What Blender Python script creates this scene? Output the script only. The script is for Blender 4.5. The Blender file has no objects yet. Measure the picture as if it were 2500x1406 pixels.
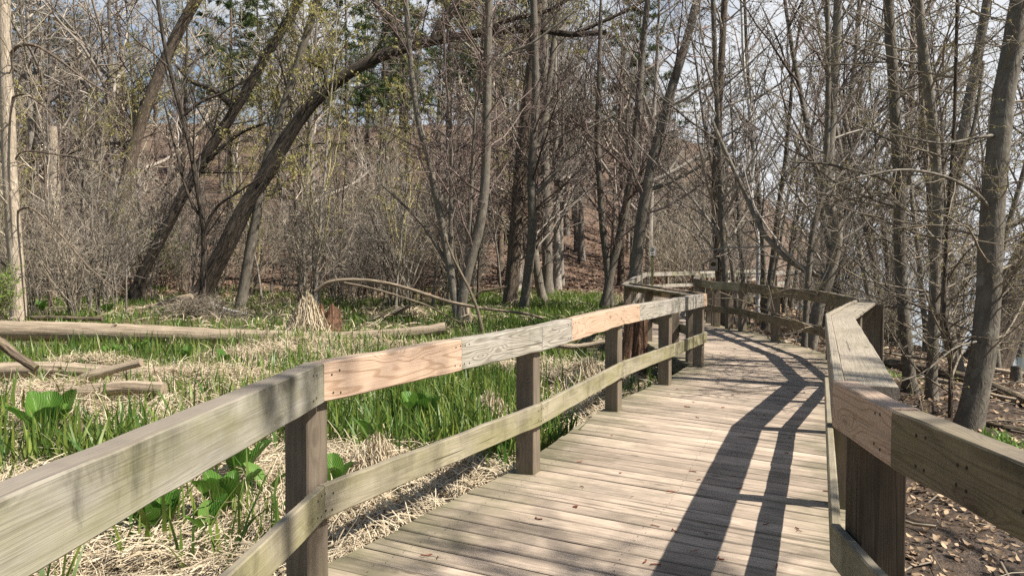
import bpy, math
import numpy as np
from mathutils import Matrix, Vector

S = bpy.context.scene
COL = S.collection
PI = math.pi
rng = np.random.default_rng(11)

# ------------------------------------------------------------------ camera
CAMZ, FPX, PITCH = 1.53, 1888.0, math.atan(63 / 1888.0)
cd = bpy.data.cameras.new('camera')
cd.sensor_width = 36.0
cd.lens = 36.0 * FPX / 2500.0
cd.clip_start, cd.clip_end = 0.05, 4000.0
cam = bpy.data.objects.new('camera', cd)
COL.objects.link(cam)
cam.location = (0, 0, CAMZ)
cam.rotation_euler = (PI / 2 - PITCH, 0, 0)
S.camera = cam

# ------------------------------------------------------------------ light
SUN_EL = math.radians(53)
SUN_AZ = math.atan2(0.95, -0.31)          # direction to the sun, clockwise from +Y
to_sun = Vector((math.sin(SUN_AZ) * math.cos(SUN_EL), math.cos(SUN_AZ) * math.cos(SUN_EL), math.sin(SUN_EL)))
W = bpy.data.worlds.new('World')
S.world = W
W.use_nodes = True
wn, wl = W.node_tree.nodes, W.node_tree.links
wn.clear()
w_out = wn.new('ShaderNodeOutputWorld')
w_bg = wn.new('ShaderNodeBackground')
w_bg.inputs['Strength'].default_value = 0.056
w_sky = wn.new('ShaderNodeTexSky')
w_sky.sky_type = 'NISHITA'
w_sky.sun_disc = False
w_sky.sun_elevation = SUN_EL
w_sky.sun_rotation = SUN_AZ
w_sky.air_density = 1.2
w_sky.dust_density = 0.6
w_tc = wn.new('ShaderNodeTexCoord')
w_map = wn.new('ShaderNodeMapping')
w_map.inputs['Scale'].default_value = (1.0, 1.0, 2.2)
w_map.inputs['Location'].default_value = (0.35, 0.2, 0.0)
w_no = wn.new('ShaderNodeTexNoise')
w_no.inputs['Scale'].default_value = 2.3
w_no.inputs['Detail'].default_value = 7
w_no.inputs['Roughness'].default_value = 0.55
w_rp = wn.new('ShaderNodeValToRGB')
w_rp.color_ramp.elements[0].position = 0.42
w_rp.color_ramp.elements[1].position = 0.62
w_mix = wn.new('ShaderNodeMix')
w_mix.data_type = 'RGBA'
w_mix.inputs[7].default_value = (8.0, 8.25, 8.6, 1)      # sunlit cloud
wl.new(w_tc.outputs['Generated'], w_map.inputs['Vector'])
wl.new(w_map.outputs[0], w_no.inputs['Vector'])
w_sep = wn.new('ShaderNodeSeparateXYZ')
wl.new(w_tc.outputs['Generated'], w_sep.inputs[0])
prev = w_no.outputs['Fac']
for axis_, k_ in ((0, .26), (1, .17), (2, -.2)):
    w_ma = wn.new('ShaderNodeMath')
    w_ma.operation = 'MULTIPLY_ADD'
    w_ma.inputs[1].default_value = k_
    wl.new(w_sep.outputs[axis_], w_ma.inputs[0])
    wl.new(prev, w_ma.inputs[2])
    prev = w_ma.outputs[0]
wl.new(prev, w_rp.inputs[0])
wl.new(w_rp.outputs[0], w_mix.inputs[0])
wl.new(w_sky.outputs[0], w_mix.inputs[6])
wl.new(w_mix.outputs[2], w_bg.inputs['Color'])
wl.new(w_bg.outputs[0], w_out.inputs['Surface'])

sd = bpy.data.lights.new('sun', 'SUN')
sd.energy = 5.0
sd.angle = math.radians(0.53)
sd.color = (1.0, 0.94, 0.85)
sun = bpy.data.objects.new('sun', sd)
COL.objects.link(sun)
sun.location = (20, -8, 30)
sun.rotation_euler = (-to_sun).to_track_quat('-Z', 'Y').to_euler()

S.view_settings.view_transform = 'Standard'
S.view_settings.look = 'None'
S.view_settings.gamma = 1.0
S.view_settings.exposure = 0.95
S.cycles.use_denoising = False
S.cycles.max_bounces = 5
S.cycles.diffuse_bounces = 3
S.cycles.glossy_bounces = 2
S.cycles.transmission_bounces = 2
S.cycles.transparent_max_bounces = 4
S.cycles.caustics_reflective = False
S.cycles.caustics_refractive = False


# ------------------------------------------------------------------ helpers
def at(px, py, Y):
    """point at depth Y on the line of sight of a photograph pixel (2500 x 1406)"""
    a, b = (px - 1250) / FPX, -(py - 703) / FPX
    cp, sp = math.cos(PITCH), math.sin(PITCH)
    d = np.array([a, cp + b * sp, -sp + b * cp])
    return np.array([0, 0, CAMZ]) + d * (Y / d[1])


def vnoise(x, y, seed=0):
    """smooth value noise, -1..1"""
    x, y = np.asarray(x, float), np.asarray(y, float)
    xi, yi = np.floor(x), np.floor(y)
    fx, fy = x - xi, y - yi
    fx, fy = fx * fx * (3 - 2 * fx), fy * fy * (3 - 2 * fy)

    def h(i, j):
        s = np.sin(i * 127.1 + j * 311.7 + seed * 74.7) * 43758.5453
        return (s - np.floor(s)) * 2 - 1
    return (h(xi, yi) * (1 - fx) + h(xi + 1, yi) * fx) * (1 - fy) + (h(xi, yi + 1) * (1 - fx) + h(xi + 1, yi + 1) * fx) * fy


def smooth(a, b, x):
    t = np.clip((np.asarray(x, float) - a) / (b - a), 0, 1)
    return t * t * (3 - 2 * t)


SHORE_Y = [-60, 0, 10, 20, 28, 40, 60, 100, 700]
SHORE_X = [13, 13, 13.5, 14.5, 15.2, 17.5, 25, 44, 320]


def ground_h(x, y):
    x, y = np.asarray(x, float), np.asarray(y, float)
    h = -0.40 + 0.05 * vnoise(x * .7, y * .7, 1) + 0.05 * vnoise(x * 1.9, y * 1.9, 7) * smooth(1, 6, y) + 0.10 * vnoise(x * .13, y * .13, 2)
    lake = np.interp(y, SHORE_Y, SHORE_X)
    d = x - lake
    inland = smooth(-5, -36, d)
    right = smooth(1, 4, x - 0.30 * y)
    rise = np.clip(y - 41, 0, None)
    hill = (0.105 * rise + 0.0024 * np.minimum(rise, 75) ** 2 + 0.9 * smooth(0, 14, rise) + 0.5 * vnoise(x * .08, y * .06, 5) * smooth(2, 25, rise)) * inland
    h = h + hill * np.where(y > 160, 160 / np.maximum(y, 1), 1)
    h = h - 0.10 * right - 1.15 * smooth(-6, 1, d)
    return h


def hit(px, py):
    """where the line of sight of a pixel meets the ground"""
    for Y in np.arange(1.5, 160, 0.05):
        p = at(px, py, Y)
        if p[2] <= ground_h(p[0], p[1]):
            return p
    return at(px, py, 80)


def norm(v):
    return v / np.maximum(np.linalg.norm(v, axis=-1, keepdims=True), 1e-9)


def spline(P, n):
    """Catmull-Rom through the rows of P (any number of columns)"""
    P = np.asarray(P, float)
    Q = np.vstack([2 * P[0] - P[1], P, 2 * P[-1] - P[-2]])
    m = len(P) - 1
    u = np.linspace(0, m, n)
    i = np.minimum(u.astype(int), m - 1)
    t = (u - i)[:, None]
    a, b, c, d = Q[i], Q[i + 1], Q[i + 2], Q[i + 3]
    return .5 * (2 * b + (c - a) * t + (2 * a - 5 * b + 4 * c - d) * t ** 2 + (3 * b - a - 3 * c + d) * t ** 3)


class MB:
    """collects quads (and uv), builds one mesh object"""
    def __init__(s):
        s.V, s.F, s.U, s.A, s.n = [], [], [], [], 0

    def add(s, V, F, U=None, A=None):
        V = np.asarray(V, np.float32).reshape(-1, 3)
        F = np.asarray(F, np.int64).reshape(-1, 4)
        s.V.append(V)
        s.F.append(F + s.n)
        s.U.append(np.zeros((len(F) * 4, 2), np.float32) if U is None else np.asarray(U, np.float32).reshape(-1, 2))
        s.A.append(np.full(len(V), .5, np.float32) if A is None else np.asarray(A, np.float32).reshape(-1))
        s.n += len(V)

    def tubes(s, P, R, k=4, rough=0.0, cap=False):
        P, R = np.asarray(P, float), np.asarray(R, float)
        if P.ndim == 2:
            P, R = P[None], R[None]
        B, n, _ = P.shape
        if B == 0:
            return
        T = norm(np.gradient(P, axis=1))
        ax = np.argmin(np.abs(T).max(axis=1), axis=1)
        ref = np.eye(3)[ax][:, None, :]
        N = norm(np.cross(T, ref))
        Bn = np.cross(T, N)
        th = np.arange(k) * 2 * PI / k
        rr = np.repeat(R[:, :, None], k, axis=2)
        if rough:
            rr = rr * (1 + rough * rng.standard_normal((B, n, k)))
        V = P[:, :, None, :] + rr[..., None] * (N[:, :, None, :] * np.cos(th)[None, None, :, None] + Bn[:, :, None, :] * np.sin(th)[None, None, :, None])
        b = np.arange(B)[:, None, None] * n * k
        i = np.arange(n - 1)[None, :, None] * k
        j = np.arange(k)[None, None, :]
        j2 = (j + 1) % k
        F = np.stack([b + i + j, b + i + j2, b + i + k + j2, b + i + k + j], axis=-1)
        L = np.concatenate([np.zeros((B, 1)), np.cumsum(np.linalg.norm(np.diff(P, axis=1), axis=2), axis=1)], axis=1)
        circ = (2 * PI * R.max(axis=1))[:, None, None]
        u0 = np.broadcast_to(j / k * circ, (B, n - 1, k))
        u1 = np.broadcast_to((j + 1) / k * circ, (B, n - 1, k))
        v0 = np.broadcast_to(L[:, :-1, None], (B, n - 1, k))
        v1 = np.broadcast_to(L[:, 1:, None], (B, n - 1, k))
        U = np.stack([np.stack([u0, v0], -1), np.stack([u1, v0], -1), np.stack([u1, v1], -1), np.stack([u0, v1], -1)], axis=3)
        A = np.broadcast_to(rng.random((B, 1, 1)), (B, n, k))
        s.add(V, F, U, A)
        if cap:
            for e, c in ((0, V[:, 0]), (1, V[:, -1])):
                for q in range(B):
                    m = c[q].mean(axis=0)
                    ring = np.vstack([c[q], m[None]])
                    f = [[a, (a + 1) % k, k, k] for a in range(0, k)]
                    f = [[a, (a + 1) % k, (a + 2) % k, k] for a in range(0, k - 1, 2)]
                    s.add(ring, f if e else [x[::-1] for x in f])

    def strips(s, P, Wd, side):
        """flat blades: P (B,n,3), half widths (B,n), side (B,3)"""
        B, n, _ = P.shape
        if B == 0:
            return
        V = np.stack([P - side[:, None, :] * Wd[..., None], P + side[:, None, :] * Wd[..., None]], axis=2)
        b = np.arange(B)[:, None] * n * 2
        i = np.arange(n - 1)[None, :] * 2
        F = np.stack([b + i, b + i + 1, b + i + 3, b + i + 2], axis=-1)
        v = np.linspace(0, 1, n)
        U = np.zeros((B, n - 1, 4, 2))
        U[..., 0, 1] = U[..., 1, 1] = v[:-1]
        U[..., 2, 1] = U[..., 3, 1] = v[1:]
        U[..., 1, 0] = U[..., 2, 0] = 1
        A = np.broadcast_to(rng.random((B, 1, 1)), (B, n, 2))
        s.add(V, F, U, A)

    def mesh(s, name, smooth_=True):
        V, F = np.concatenate(s.V), np.concatenate(s.F)
        me = bpy.data.meshes.new(name)
        me.vertices.add(len(V))
        me.vertices.foreach_set('co', V.ravel())
        me.loops.add(F.size)
        me.loops.foreach_set('vertex_index', F.ravel().astype(np.int32))
        me.polygons.add(len(F))
        me.polygons.foreach_set('loop_start', np.arange(0, F.size, 4, dtype=np.int32))
        me.polygons.foreach_set('use_smooth', np.full(len(F), smooth_))
        uv = me.uv_layers.new(name='uv')
        uv.data.foreach_set('uv', np.concatenate(s.U).ravel())
        a = me.attributes.new('rnd', 'FLOAT', 'POINT')
        a.data.foreach_set('value', np.concatenate(s.A))
        me.update(calc_edges=True)
        return me

    def build(s, name, mat, parent=None, loc=(0, 0, 0), smooth_=True):
        return obj(name, s.mesh(name, smooth_), mat, parent, loc)


def obj(name, me, mat, parent=None, loc=(0, 0, 0)):
    o = bpy.data.objects.new(name, me)
    COL.objects.link(o)
    o.location = loc
    if mat is not None:
        me.materials.append(mat)
    if parent is not None:
        o.parent = parent
    return o


def tag(o, label=None, cat=None, group=None, kind=None):
    if label:
        o['label'] = label
    if cat:
        o['category'] = cat
    if group:
        o['group'] = group
    if kind:
        o['kind'] = kind
    return o


def thing(name, label, cat, loc=(0, 0, 0), group=None):
    o = bpy.data.objects.new(name, None)
    COL.objects.link(o)
    o.empty_display_size = 0.2
    o.location = tuple(float(v) for v in loc)
    return tag(o, label, cat, group)


def dup(root, loc, rz=0.0, sc=1.0, label=None, group=None):
    r = root.copy()
    COL.objects.link(r)
    r.location = tuple(float(v) for v in loc)
    r.rotation_euler = (0, 0, rz)
    r.scale = (sc, sc, sc)
    if label:
        r['label'] = label
    if group:
        r['group'] = group
    for ch in root.children:
        c = ch.copy()
        COL.objects.link(c)
        c.parent = r
    return r


# ------------------------------------------------------------------ materials
class NT:
    def __init__(s, name):
        s.m = bpy.data.materials.new(name)
        s.m.use_nodes = True
        s.t = s.m.node_tree
        s.b = s.t.nodes['Principled BSDF']
        s.b.inputs['Roughness'].default_value = .85
        s.b.inputs['Specular IOR Level'].default_value = .25

    def put(s, sock, v):
        if isinstance(v, bpy.types.NodeSocket):
            s.t.links.new(v, sock)
        elif v is not None:
            if sock.type == 'RGBA' and len(v) == 3:
                v = (*v, 1)
            sock.default_value = v

    def n(s, typ, ins=None, out=0, **props):
        d = s.t.nodes.new(typ)
        for k, v in props.items():
            setattr(d, k, v)
        for k, v in (ins or {}).items():
            s.put(d.inputs[k], v)
        return d.outputs[out]

    def math(s, op, a, b=None, clamp=False):
        return s.n('ShaderNodeMath', {0: a, 1: b} if b is not None else {0: a}, operation=op, use_clamp=clamp)

    def mix(s, f, a, b, mode='MIX'):
        d = s.t.nodes.new('ShaderNodeMix')
        d.data_type = 'RGBA'
        d.blend_type = mode
        s.put(d.inputs[0], f)
        s.put(d.inputs[6], a)
        s.put(d.inputs[7], b)
        return d.outputs[2]

    def ramp(s, f, a, b, lo=0., hi=1.):
        return s.n('ShaderNodeMapRange', {0: f, 1: a, 2: b, 3: lo, 4: hi}, clamp=True)

    def noise(s, vec, scale, detail=3, rough=.55, dist=0.):
        return s.n('ShaderNodeTexNoise', {'Vector': vec, 'Scale': scale, 'Detail': detail, 'Roughness': rough, 'Distortion': dist})

    def scaled(s, vec, sc, loc=(0, 0, 0)):
        return s.n('ShaderNodeMapping', {'Vector': vec, 'Scale': sc, 'Location': loc})

    def obj(s):
        return s.n('ShaderNodeTexCoord', out=3)

    def uv(s):
        return s.n('ShaderNodeTexCoord', out=2)

    def pos(s):
        return s.n('ShaderNodeNewGeometry', out=0)

    def rnd(s):
        return s.n('ShaderNodeObjectInfo', out=5)

    def attr(s, name='rnd'):
        return s.n('ShaderNodeAttribute', out=2, attribute_name=name)

    def bump(s, h, strength, dist=.01):
        s.put(s.b.inputs['Normal'], s.n('ShaderNodeBump', {'Height': h, 'Strength': strength, 'Distance': dist}))

    def done(s, col, rough=None):
        s.put(s.b.inputs['Base Color'], col)
        if rough is not None:
            s.put(s.b.inputs['Roughness'], rough)
        return s.m


def wood(name, light, dark, ring=.6, freq=9., stain=.0, algae=.0, base_algae=0., fiber=.5, uvmode=False, crack=.5, blotch=.35, top_grey=0., lo=.1, knots=.7):
    t = NT(name)
    if uvmode:
        sep = t.n('ShaderNodeSeparateXYZ', {0: t.uv()})
        sp = sep.node
        vec = t.n('ShaderNodeCombineXYZ', {0: sp.outputs[0], 1: sp.outputs[1], 2: t.math('MULTIPLY', t.attr(), 40.)})
    else:
        off = t.n('ShaderNodeCombineXYZ', {0: t.math('MULTIPLY', t.rnd(), 31.), 1: t.math('MULTIPLY', t.rnd(), 17.), 2: t.math('MULTIPLY', t.rnd(), 53.)})
        vec = t.n('ShaderNodeVectorMath', {0: t.obj(), 1: off}, operation='ADD')
    base = t.noise(t.scaled(vec, (.38, 5.6, 5.6)), 1.3, 2, .4, .25)
    vo = t.n('ShaderNodeTexVoronoi', {'Vector': t.scaled(vec, (2.1, 7., 7.)), 'Scale': 1.})
    kd = t.ramp(vo, .0, .42, 1., 0.)
    base = t.math('ADD', base, t.math('MULTIPLY', t.math('POWER', kd, 2.), .35))
    knot = t.math('MULTIPLY', t.ramp(vo, .13, .05), knots)
    wave = t.math('SINE', t.math('MULTIPLY', base, freq * 6.283))
    rings = t.ramp(wave, lo, 1.)
    fib = t.noise(t.scaled(vec, (3., 150., 150.)), 1., 3, .6)
    col = t.mix(t.math('MULTIPLY', rings, ring), light, dark)
    fv = t.ramp(fib, .3, .72, 1 - fiber * .6, 1 + fiber * .25)
    col = t.mix(1., col, t.n('ShaderNodeCombineColor', {0: fv, 1: fv, 2: fv}), 'MULTIPLY')
    bl = t.ramp(t.noise(t.scaled(vec, (1.2, 3., 3.)), 1.6, 5, .6), .42, .68)
    col = t.mix(t.math('MULTIPLY', bl, blotch), col, tuple(c * .45 for c in dark))
    ck = t.ramp(t.noise(t.scaled(vec, (.55, 17., 17.)), 1., 3, .55), .655, .675)
    col = t.mix(knot, col, tuple(c * .5 for c in dark))
    col = t.mix(t.math('MULTIPLY', ck, crack), col, (.025, .02, .015))
    if algae:
        ag = t.ramp(t.noise(t.scaled(vec, (1.6, 4., 4.)), 1., 4, .6), .40, .62)
        col = t.mix(t.math('MULTIPLY', ag, algae), col, (.17, .16, .045))
    if stain:
        sep = t.n('ShaderNodeSeparateXYZ', {0: t.obj()}).node
        st = t.noise(t.scaled(vec, (3.4, 3.4, 1.1)), 1.2, 6, .68, .4)
        th = t.ramp(sep.outputs[2], .0, .19, .62, .46)
        st = t.math('MULTIPLY', t.ramp(t.math('SUBTRACT', st, th), -.06, .14), t.ramp(t.noise(t.scaled(vec, (1.1, 3., 3.)), 1.3, 3, .6), .36, .56))
        col = t.mix(t.math('MULTIPLY', st, stain), col, (.035, .032, .024))
    if base_algae:
        sep = t.n('ShaderNodeSeparateXYZ', {0: t.obj()}).node
        ba = t.ramp(t.math('ADD', sep.outputs[0], t.math('MULTIPLY', t.noise(vec, 7., 3), .5)), .95, .55)
        col = t.mix(t.math('MULTIPLY', ba, base_algae), col, (.10, .115, .03))
    if top_grey:
        nz = t.n('ShaderNodeSeparateXYZ', {0: t.n('ShaderNodeNewGeometry', out=3)}).node.outputs[2]
        col = t.mix(t.math('MULTIPLY', t.ramp(nz, .5, .9), top_grey), col, (.20, .17, .135))
    t.bump(t.math('SUBTRACT', t.math('ADD', fib, t.math('MULTIPLY', rings, -.5 * ring)), t.math('MULTIPLY', ck, 1.5)), .55, .004)
    return t.done(col, .8)


M_pink = wood('fresh_pink_timber', (.56, .395, .285), (.36, .225, .145), ring=.75, freq=17, lo=.45, algae=.16, fiber=.22, crack=.15, blotch=.08, top_grey=.5)
M_grey = wood('weathered_grey_timber', (.45, .41, .35), (.20, .175, .145), ring=.8, freq=24, lo=.0, stain=.3, algae=.15, fiber=.5, crack=.5, blotch=.2, top_grey=.3)
M_old = wood('mossy_old_timber', (.36, .335, .275), (.20, .18, .135), ring=.3, freq=7, stain=.95, algae=.45, fiber=.28, crack=.5, blotch=.5, top_grey=.85)
M_low = wood('greenish_rail_timber', (.38, .335, .235), (.21, .18, .115), ring=.35, freq=11, stain=.6, algae=.5, fiber=.4, crack=.55, blotch=.3, top_grey=.6)
M_dark = wood('dark_brown_timber', (.235, .185, .12), (.11, .083, .052), ring=.6, freq=15, stain=.85, algae=.22, fiber=.5, crack=.6, blotch=.5, top_grey=.45)  # dark brown base with stains and blotches
M_cap = wood('grey_cap_timber', (.325, .28, .22), (.20, .168, .128), ring=.25, freq=14, algae=.1, fiber=.55, crack=.45, blotch=.3)
M_dpost = wood('dark_split_post_timber', (.105, .078, .052), (.045, .032, .022), ring=.5, freq=7, fiber=.5, crack=.8, blotch=.5)
M_post = wood('post_timber', (.215, .172, .125), (.115, .088, .062), ring=.4, freq=8, lo=-.2, base_algae=.75, fiber=.28, crack=.55, blotch=.45)
M_deck = wood('deck_timber', (.46, .37, .285), (.22, .168, .122), ring=.3, freq=8, fiber=.6, crack=.65, blotch=.5, uvmode=True)
# worn pale centre, mossy ends of the planks
_t = M_deck.node_tree
_b = _t.nodes['Principled BSDF']
_src = _b.inputs['Base Color'].links[0].from_socket
x = NT.__new__(NT)
x.m, x.t, x.b = M_deck, _t, _b
_e = x.attr('edge')
_nz = x.noise(x.pos(), 2.2, 5, .65)
_m = x.ramp(x.math('ADD', _e, x.math('MULTIPLY', x.math('SUBTRACT', _nz, .5), 1.3)), .5, 1.05)
_c = x.mix(x.math('MULTIPLY', _m, .8), _src, (.135, .125, .065))
_d = x.ramp(x.noise(x.pos(), 1.1, 5, .7), .5, .72)
_c = x.mix(x.math('MULTIPLY', _d, .5), _c, (.11, .098, .078))
_v = x.ramp(x.attr(), 0, 1, .78, 1.15)
_c = x.mix(1., _c, x.n('ShaderNodeCombineColor', {0: _v, 1: _v, 2: _v}), 'MULTIPLY')
x.put(_b.inputs['Base Color'], _c)


def bark(name, light, dark, ridge=(16., 2.6), amount=.8, bump=.8, lichen=None, vary=.35):
    t = NT(name)
    uv = t.uv()
    sep = t.n('ShaderNodeSeparateXYZ', {0: uv}).node
    vec = t.n('ShaderNodeCombineXYZ', {0: t.math('MULTIPLY', sep.outputs[0], ridge[0]), 1: t.math('MULTIPLY', sep.outputs[1], ridge[1]), 2: t.math('MULTIPLY', t.rnd(), 50.)})
    n1 = t.noise(vec, 1., 4, .65, .9)
    f = t.ramp(n1, .38, .6)
    big = t.noise(t.obj(), 1.7, 4, .6)
    col = t.mix(t.math('MULTIPLY', t.math('SUBTRACT', 1., f), amount), light, dark)
    col = t.mix(t.math('MULTIPLY', t.ramp(big, .45, .7), .45), col, tuple(c * .6 for c in light))
    if lichen:
        col = t.mix(t.math('MULTIPLY', t.ramp(t.noise(t.obj(), 5., 4, .6), .55, .68), .6), col, lichen)
    v = t.ramp(t.rnd(), 0, 1, 1 - vary, 1 + vary)
    col = t.mix(1., col, t.n('ShaderNodeCombineColor', {0: v, 1: v, 2: v}), 'MULTIPLY')
    t.bump(f, bump, .03)
    return t.done(col, .9)


B_willow = bark('furrowed_dark_bark', (.125, .10, .076), (.011, .009, .007), (8.5, 2.2), 1., 1., vary=.1)
B_grey = bark('smooth_grey_bark', (.185, .16, .125), (.075, .064, .05), (9., 4.), .6, .3, lichen=(.27, .25, .20), vary=.2)
B_pale = bark('pale_dead_bark', (.50, .42, .32), (.24, .185, .13), (11., 2.2), .7, .7, vary=.1)
B_brown = bark('rough_brown_bark', (.22, .17, .125), (.06, .045, .033), (13., 2.6), .9, .9, vary=.3)
B_birch = bark('white_birch_bark', (.72, .70, .66), (.10, .09, .08), (2.5, 16.), .45, .2, vary=.05)
B_log = bark('barkless_log_wood', (.48, .385, .275), (.17, .12, .08), (22., .9), .75, .6, vary=.12)
B_darklog = bark('damp_log_bark', (.19, .145, .10), (.05, .038, .028), (12., 2.), .8, .8, lichen=(.15, .15, .06), vary=.25)
B_rot = bark('rotten_red_wood', (.27, .15, .09), (.05, .03, .02), (20., 3.), .9, 1., vary=.1)


def twig(name, a, b, vary=.3):
    t = NT(name)
    c = t.mix(t.attr(), a, b)  # per-twig pale and dark tones put sunlit and shaded contrast into the colour
    v = t.ramp(t.rnd(), 0, 1, 1 - vary, 1 + vary)
    c = t.mix(1., c, t.n('ShaderNodeCombineColor', {0: v, 1: v, 2: v}), 'MULTIPLY')
    return t.done(c, .75)


T_grey = twig('grey_twig', (.36, .315, .26), (.10, .082, .066))
T_red = twig('reddish_alder_twig', (.27, .205, .175), (.075, .052, .043))
T_tan = twig('tan_twig', (.48, .41, .31), (.15, .12, .088))
T_olive = twig('olive_willow_twig', (.30, .26, .125), (.16, .135, .07))
T_near = twig('smooth_brown_twig', (.26, .215, .155), (.11, .088, .064))
T_dark = twig('dark_twig', (.12, .10, .08), (.05, .04, .033))


def leafmat(name, a, b, trans=.35, rough=.5, base=None):
    t = NT(name)
    c = t.mix(t.attr(), a, b)
    if base:
        v = t.n('ShaderNodeSeparateXYZ', {0: t.uv()}).node.outputs[1]
        c = t.mix(t.ramp(v, .35, .0), c, base)
    t.put(t.b.inputs['Base Color'], c)
    t.b.inputs['Roughness'].default_value = rough
    if trans:
        tr = t.n('ShaderNodeBsdfTranslucent', {'Color': c})
        mx = t.n('ShaderNodeMixShader', {0: trans, 1: t.b.outputs[0], 2: tr})
        t.t.links.new(mx, t.t.nodes['Material Output'].inputs['Surface'])
    return t.m


L_iris = leafmat('iris_leaf', (.05, .12, .024), (.19, .235, .045), .3, .42, base=(.17, .17, .06))
L_cabbage = leafmat('cabbage_leaf', (.06, .165, .018), (.115, .235, .032), .35, .4)
def veined(m):
    x_ = NT.__new__(NT)
    x_.m, x_.t, x_.b = m, m.node_tree, m.node_tree.nodes['Principled BSDF']
    src = x_.b.inputs['Base Color'].links[0].from_socket
    sp_ = x_.n('ShaderNodeSeparateXYZ', {0: x_.uv()}).node
    v_ = x_.math('ABSOLUTE', x_.math('SUBTRACT', sp_.outputs[0], .5))
    st_ = x_.math('SINE', x_.math('MULTIPLY', x_.math('SUBTRACT', sp_.outputs[1], x_.math('MULTIPLY', v_, .7)), 62.))
    rib = x_.math('MAXIMUM', x_.ramp(st_, .75, 1.), x_.ramp(v_, .05, .015))
    c_ = x_.mix(x_.math('MULTIPLY', rib, .6), src, (.26, .36, .10))
    c_ = x_.mix(x_.math('MULTIPLY', x_.ramp(x_.noise(x_.obj(), 14., 3), .5, .75), .4), c_, (.05, .10, .015))
    for l_ in list(src.links):
        if l_.to_node != c_.node and l_.to_node.type in ('BSDF_PRINCIPLED', 'BSDF_TRANSLUCENT'):
            x_.t.links.new(c_, l_.to_socket)
    x_.bump(st_, .5, .004)


veined(L_cabbage)
L_green = leafmat('fresh_shrub_leaf', (.13, .20, .035), (.20, .27, .06), .35, .5)
L_bud = leafmat('yellow_green_catkin', (.30, .28, .085), (.40, .35, .13), .3, .7)
L_goldbud = leafmat('golden_bud', (.32, .25, .06), (.24, .24, .07), .3, .7)
L_cone = leafmat('dark_alder_cone', (.045, .028, .02), (.085, .05, .035), 0, .8)
L_needle = leafmat('pine_needle', (.05, .09, .03), (.10, .125, .04), .15, .6)
L_straw = leafmat('dry_straw', (.60, .51, .365), (.36, .285, .185), .12, .7)
L_litter = leafmat('fallen_leaf', (.44, .32, .20), (.12, .075, .048), .08, .65)
L_slope = leafmat('slope_leaf', (.33, .21, .14), (.12, .07, .048), .05, .7)
L_red = leafmat('red_catkin', (.23, .07, .03), (.13, .04, .02), 0, .7)


def ground_material():
    t = NT('marsh_and_forest_floor')
    p = t.pos()
    n1 = t.noise(p, 1.3, 6, .65)
    n2 = t.noise(p, 9., 5, .7)
    n3 = t.noise(p, 45., 3, .7)
    zone = t.attr('zone')          # 0 marsh, 1 shore woods
    slope = t.attr('slope')        # leaf-covered rise
    marsh = t.mix(t.ramp(n2, .35, .65), (.045, .035, .022), (.19, .145, .085))
    marsh = t.mix(t.math('MULTIPLY', t.ramp(n1, .45, .65), .6), marsh, (.055, .07, .022))
    shore = t.mix(t.ramp(n2, .38, .68), (.026, .018, .013), (.10, .068, .046))
    shore = t.mix(t.math('MULTIPLY', t.ramp(n3, .55, .7), .5), shore, (.20, .14, .09))
    hillc = t.mix(t.ramp(n2, .35, .65), (.07, .047, .034), (.19, .128, .092))
    hillc = t.mix(t.math('MULTIPLY', t.ramp(n1, .5, .68), .55), hillc, (.10, .075, .045))
    c = t.mix(zone, marsh, shore)
    c = t.mix(slope, c, hillc)
    t.bump(t.math('ADD', n2, t.math('MULTIPLY', n3, .4)), .9, .05)
    wet = t.math('MULTIPLY', zone, t.ramp(n1, .62, .4))
    wet = t.math('MULTIPLY', wet, t.math('SUBTRACT', 1., slope))
    return t.done(c, t.ramp(wet, 0, 1, .95, .3))


# ------------------------------------------------------------------ ground and water
def axis(lo, hi, n, dense, c=0.):
    u = np.linspace(-1, 1, n)
    w = np.sinh(u * dense) / math.sinh(dense)
    return np.where(w < 0, c + w * (c - lo), c + w * (hi - c))


gx, gy = axis(-900, 900, 240, 5.2, 0.), axis(-120, 1500, 260, 5.2, 12.)
GX, GY = np.meshgrid(gx, gy)
GZ = ground_h(GX, GY)
nV = GX.size
g = MB()
ii = np.arange(len(gy) - 1)[:, None] * len(gx) + np.arange(len(gx) - 1)[None, :]
g.add(np.stack([GX, GY, GZ], -1), np.stack([ii, ii + 1, ii + len(gx) + 1, ii + len(gx)], -1))
gm = g.mesh('ground')
za = gm.attributes.new('zone', 'FLOAT', 'POINT')
za.data.foreach_set('value', smooth(-.6, 1.2, GX - np.interp(GY, [-60, 0, 3, 10, 17, 34, 60], [.4, .4, .6, 3.8, 4.2, 7.5, 20])).ravel().astype(np.float32))
sa = gm.attributes.new('slope', 'FLOAT', 'POINT')
sa.data.foreach_set('value', (smooth(40, 46, GY + 2 * vnoise(GX * .2, GY * .2, 9)) * smooth(.5, -6, GX - np.interp(GY, SHORE_Y, SHORE_X))).ravel().astype(np.float32))
ground = tag(obj('ground', gm, ground_material()), kind='structure')

t = NT('lake_water')
t.b.inputs['IOR'].default_value = 1.33
t.b.inputs['Specular IOR Level'].default_value = .5
wv = t.noise(t.scaled(t.pos(), (1., .45, 1.)), 2.2, 4, .6)
t.bump(wv, .5, .08)
M_water = t.done((.10, .12, .125), .12)
wm = MB()
wx, wy = np.array([2., 1500.]), np.array([-120., 1600.])
wm.add([(6, -120, -.98), (1500, -120, -.98), (1500, 1600, -.98), (6, 1600, -.98)], [[0, 1, 2, 3]])
tag(wm.build('water', M_water), kind='structure')

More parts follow.
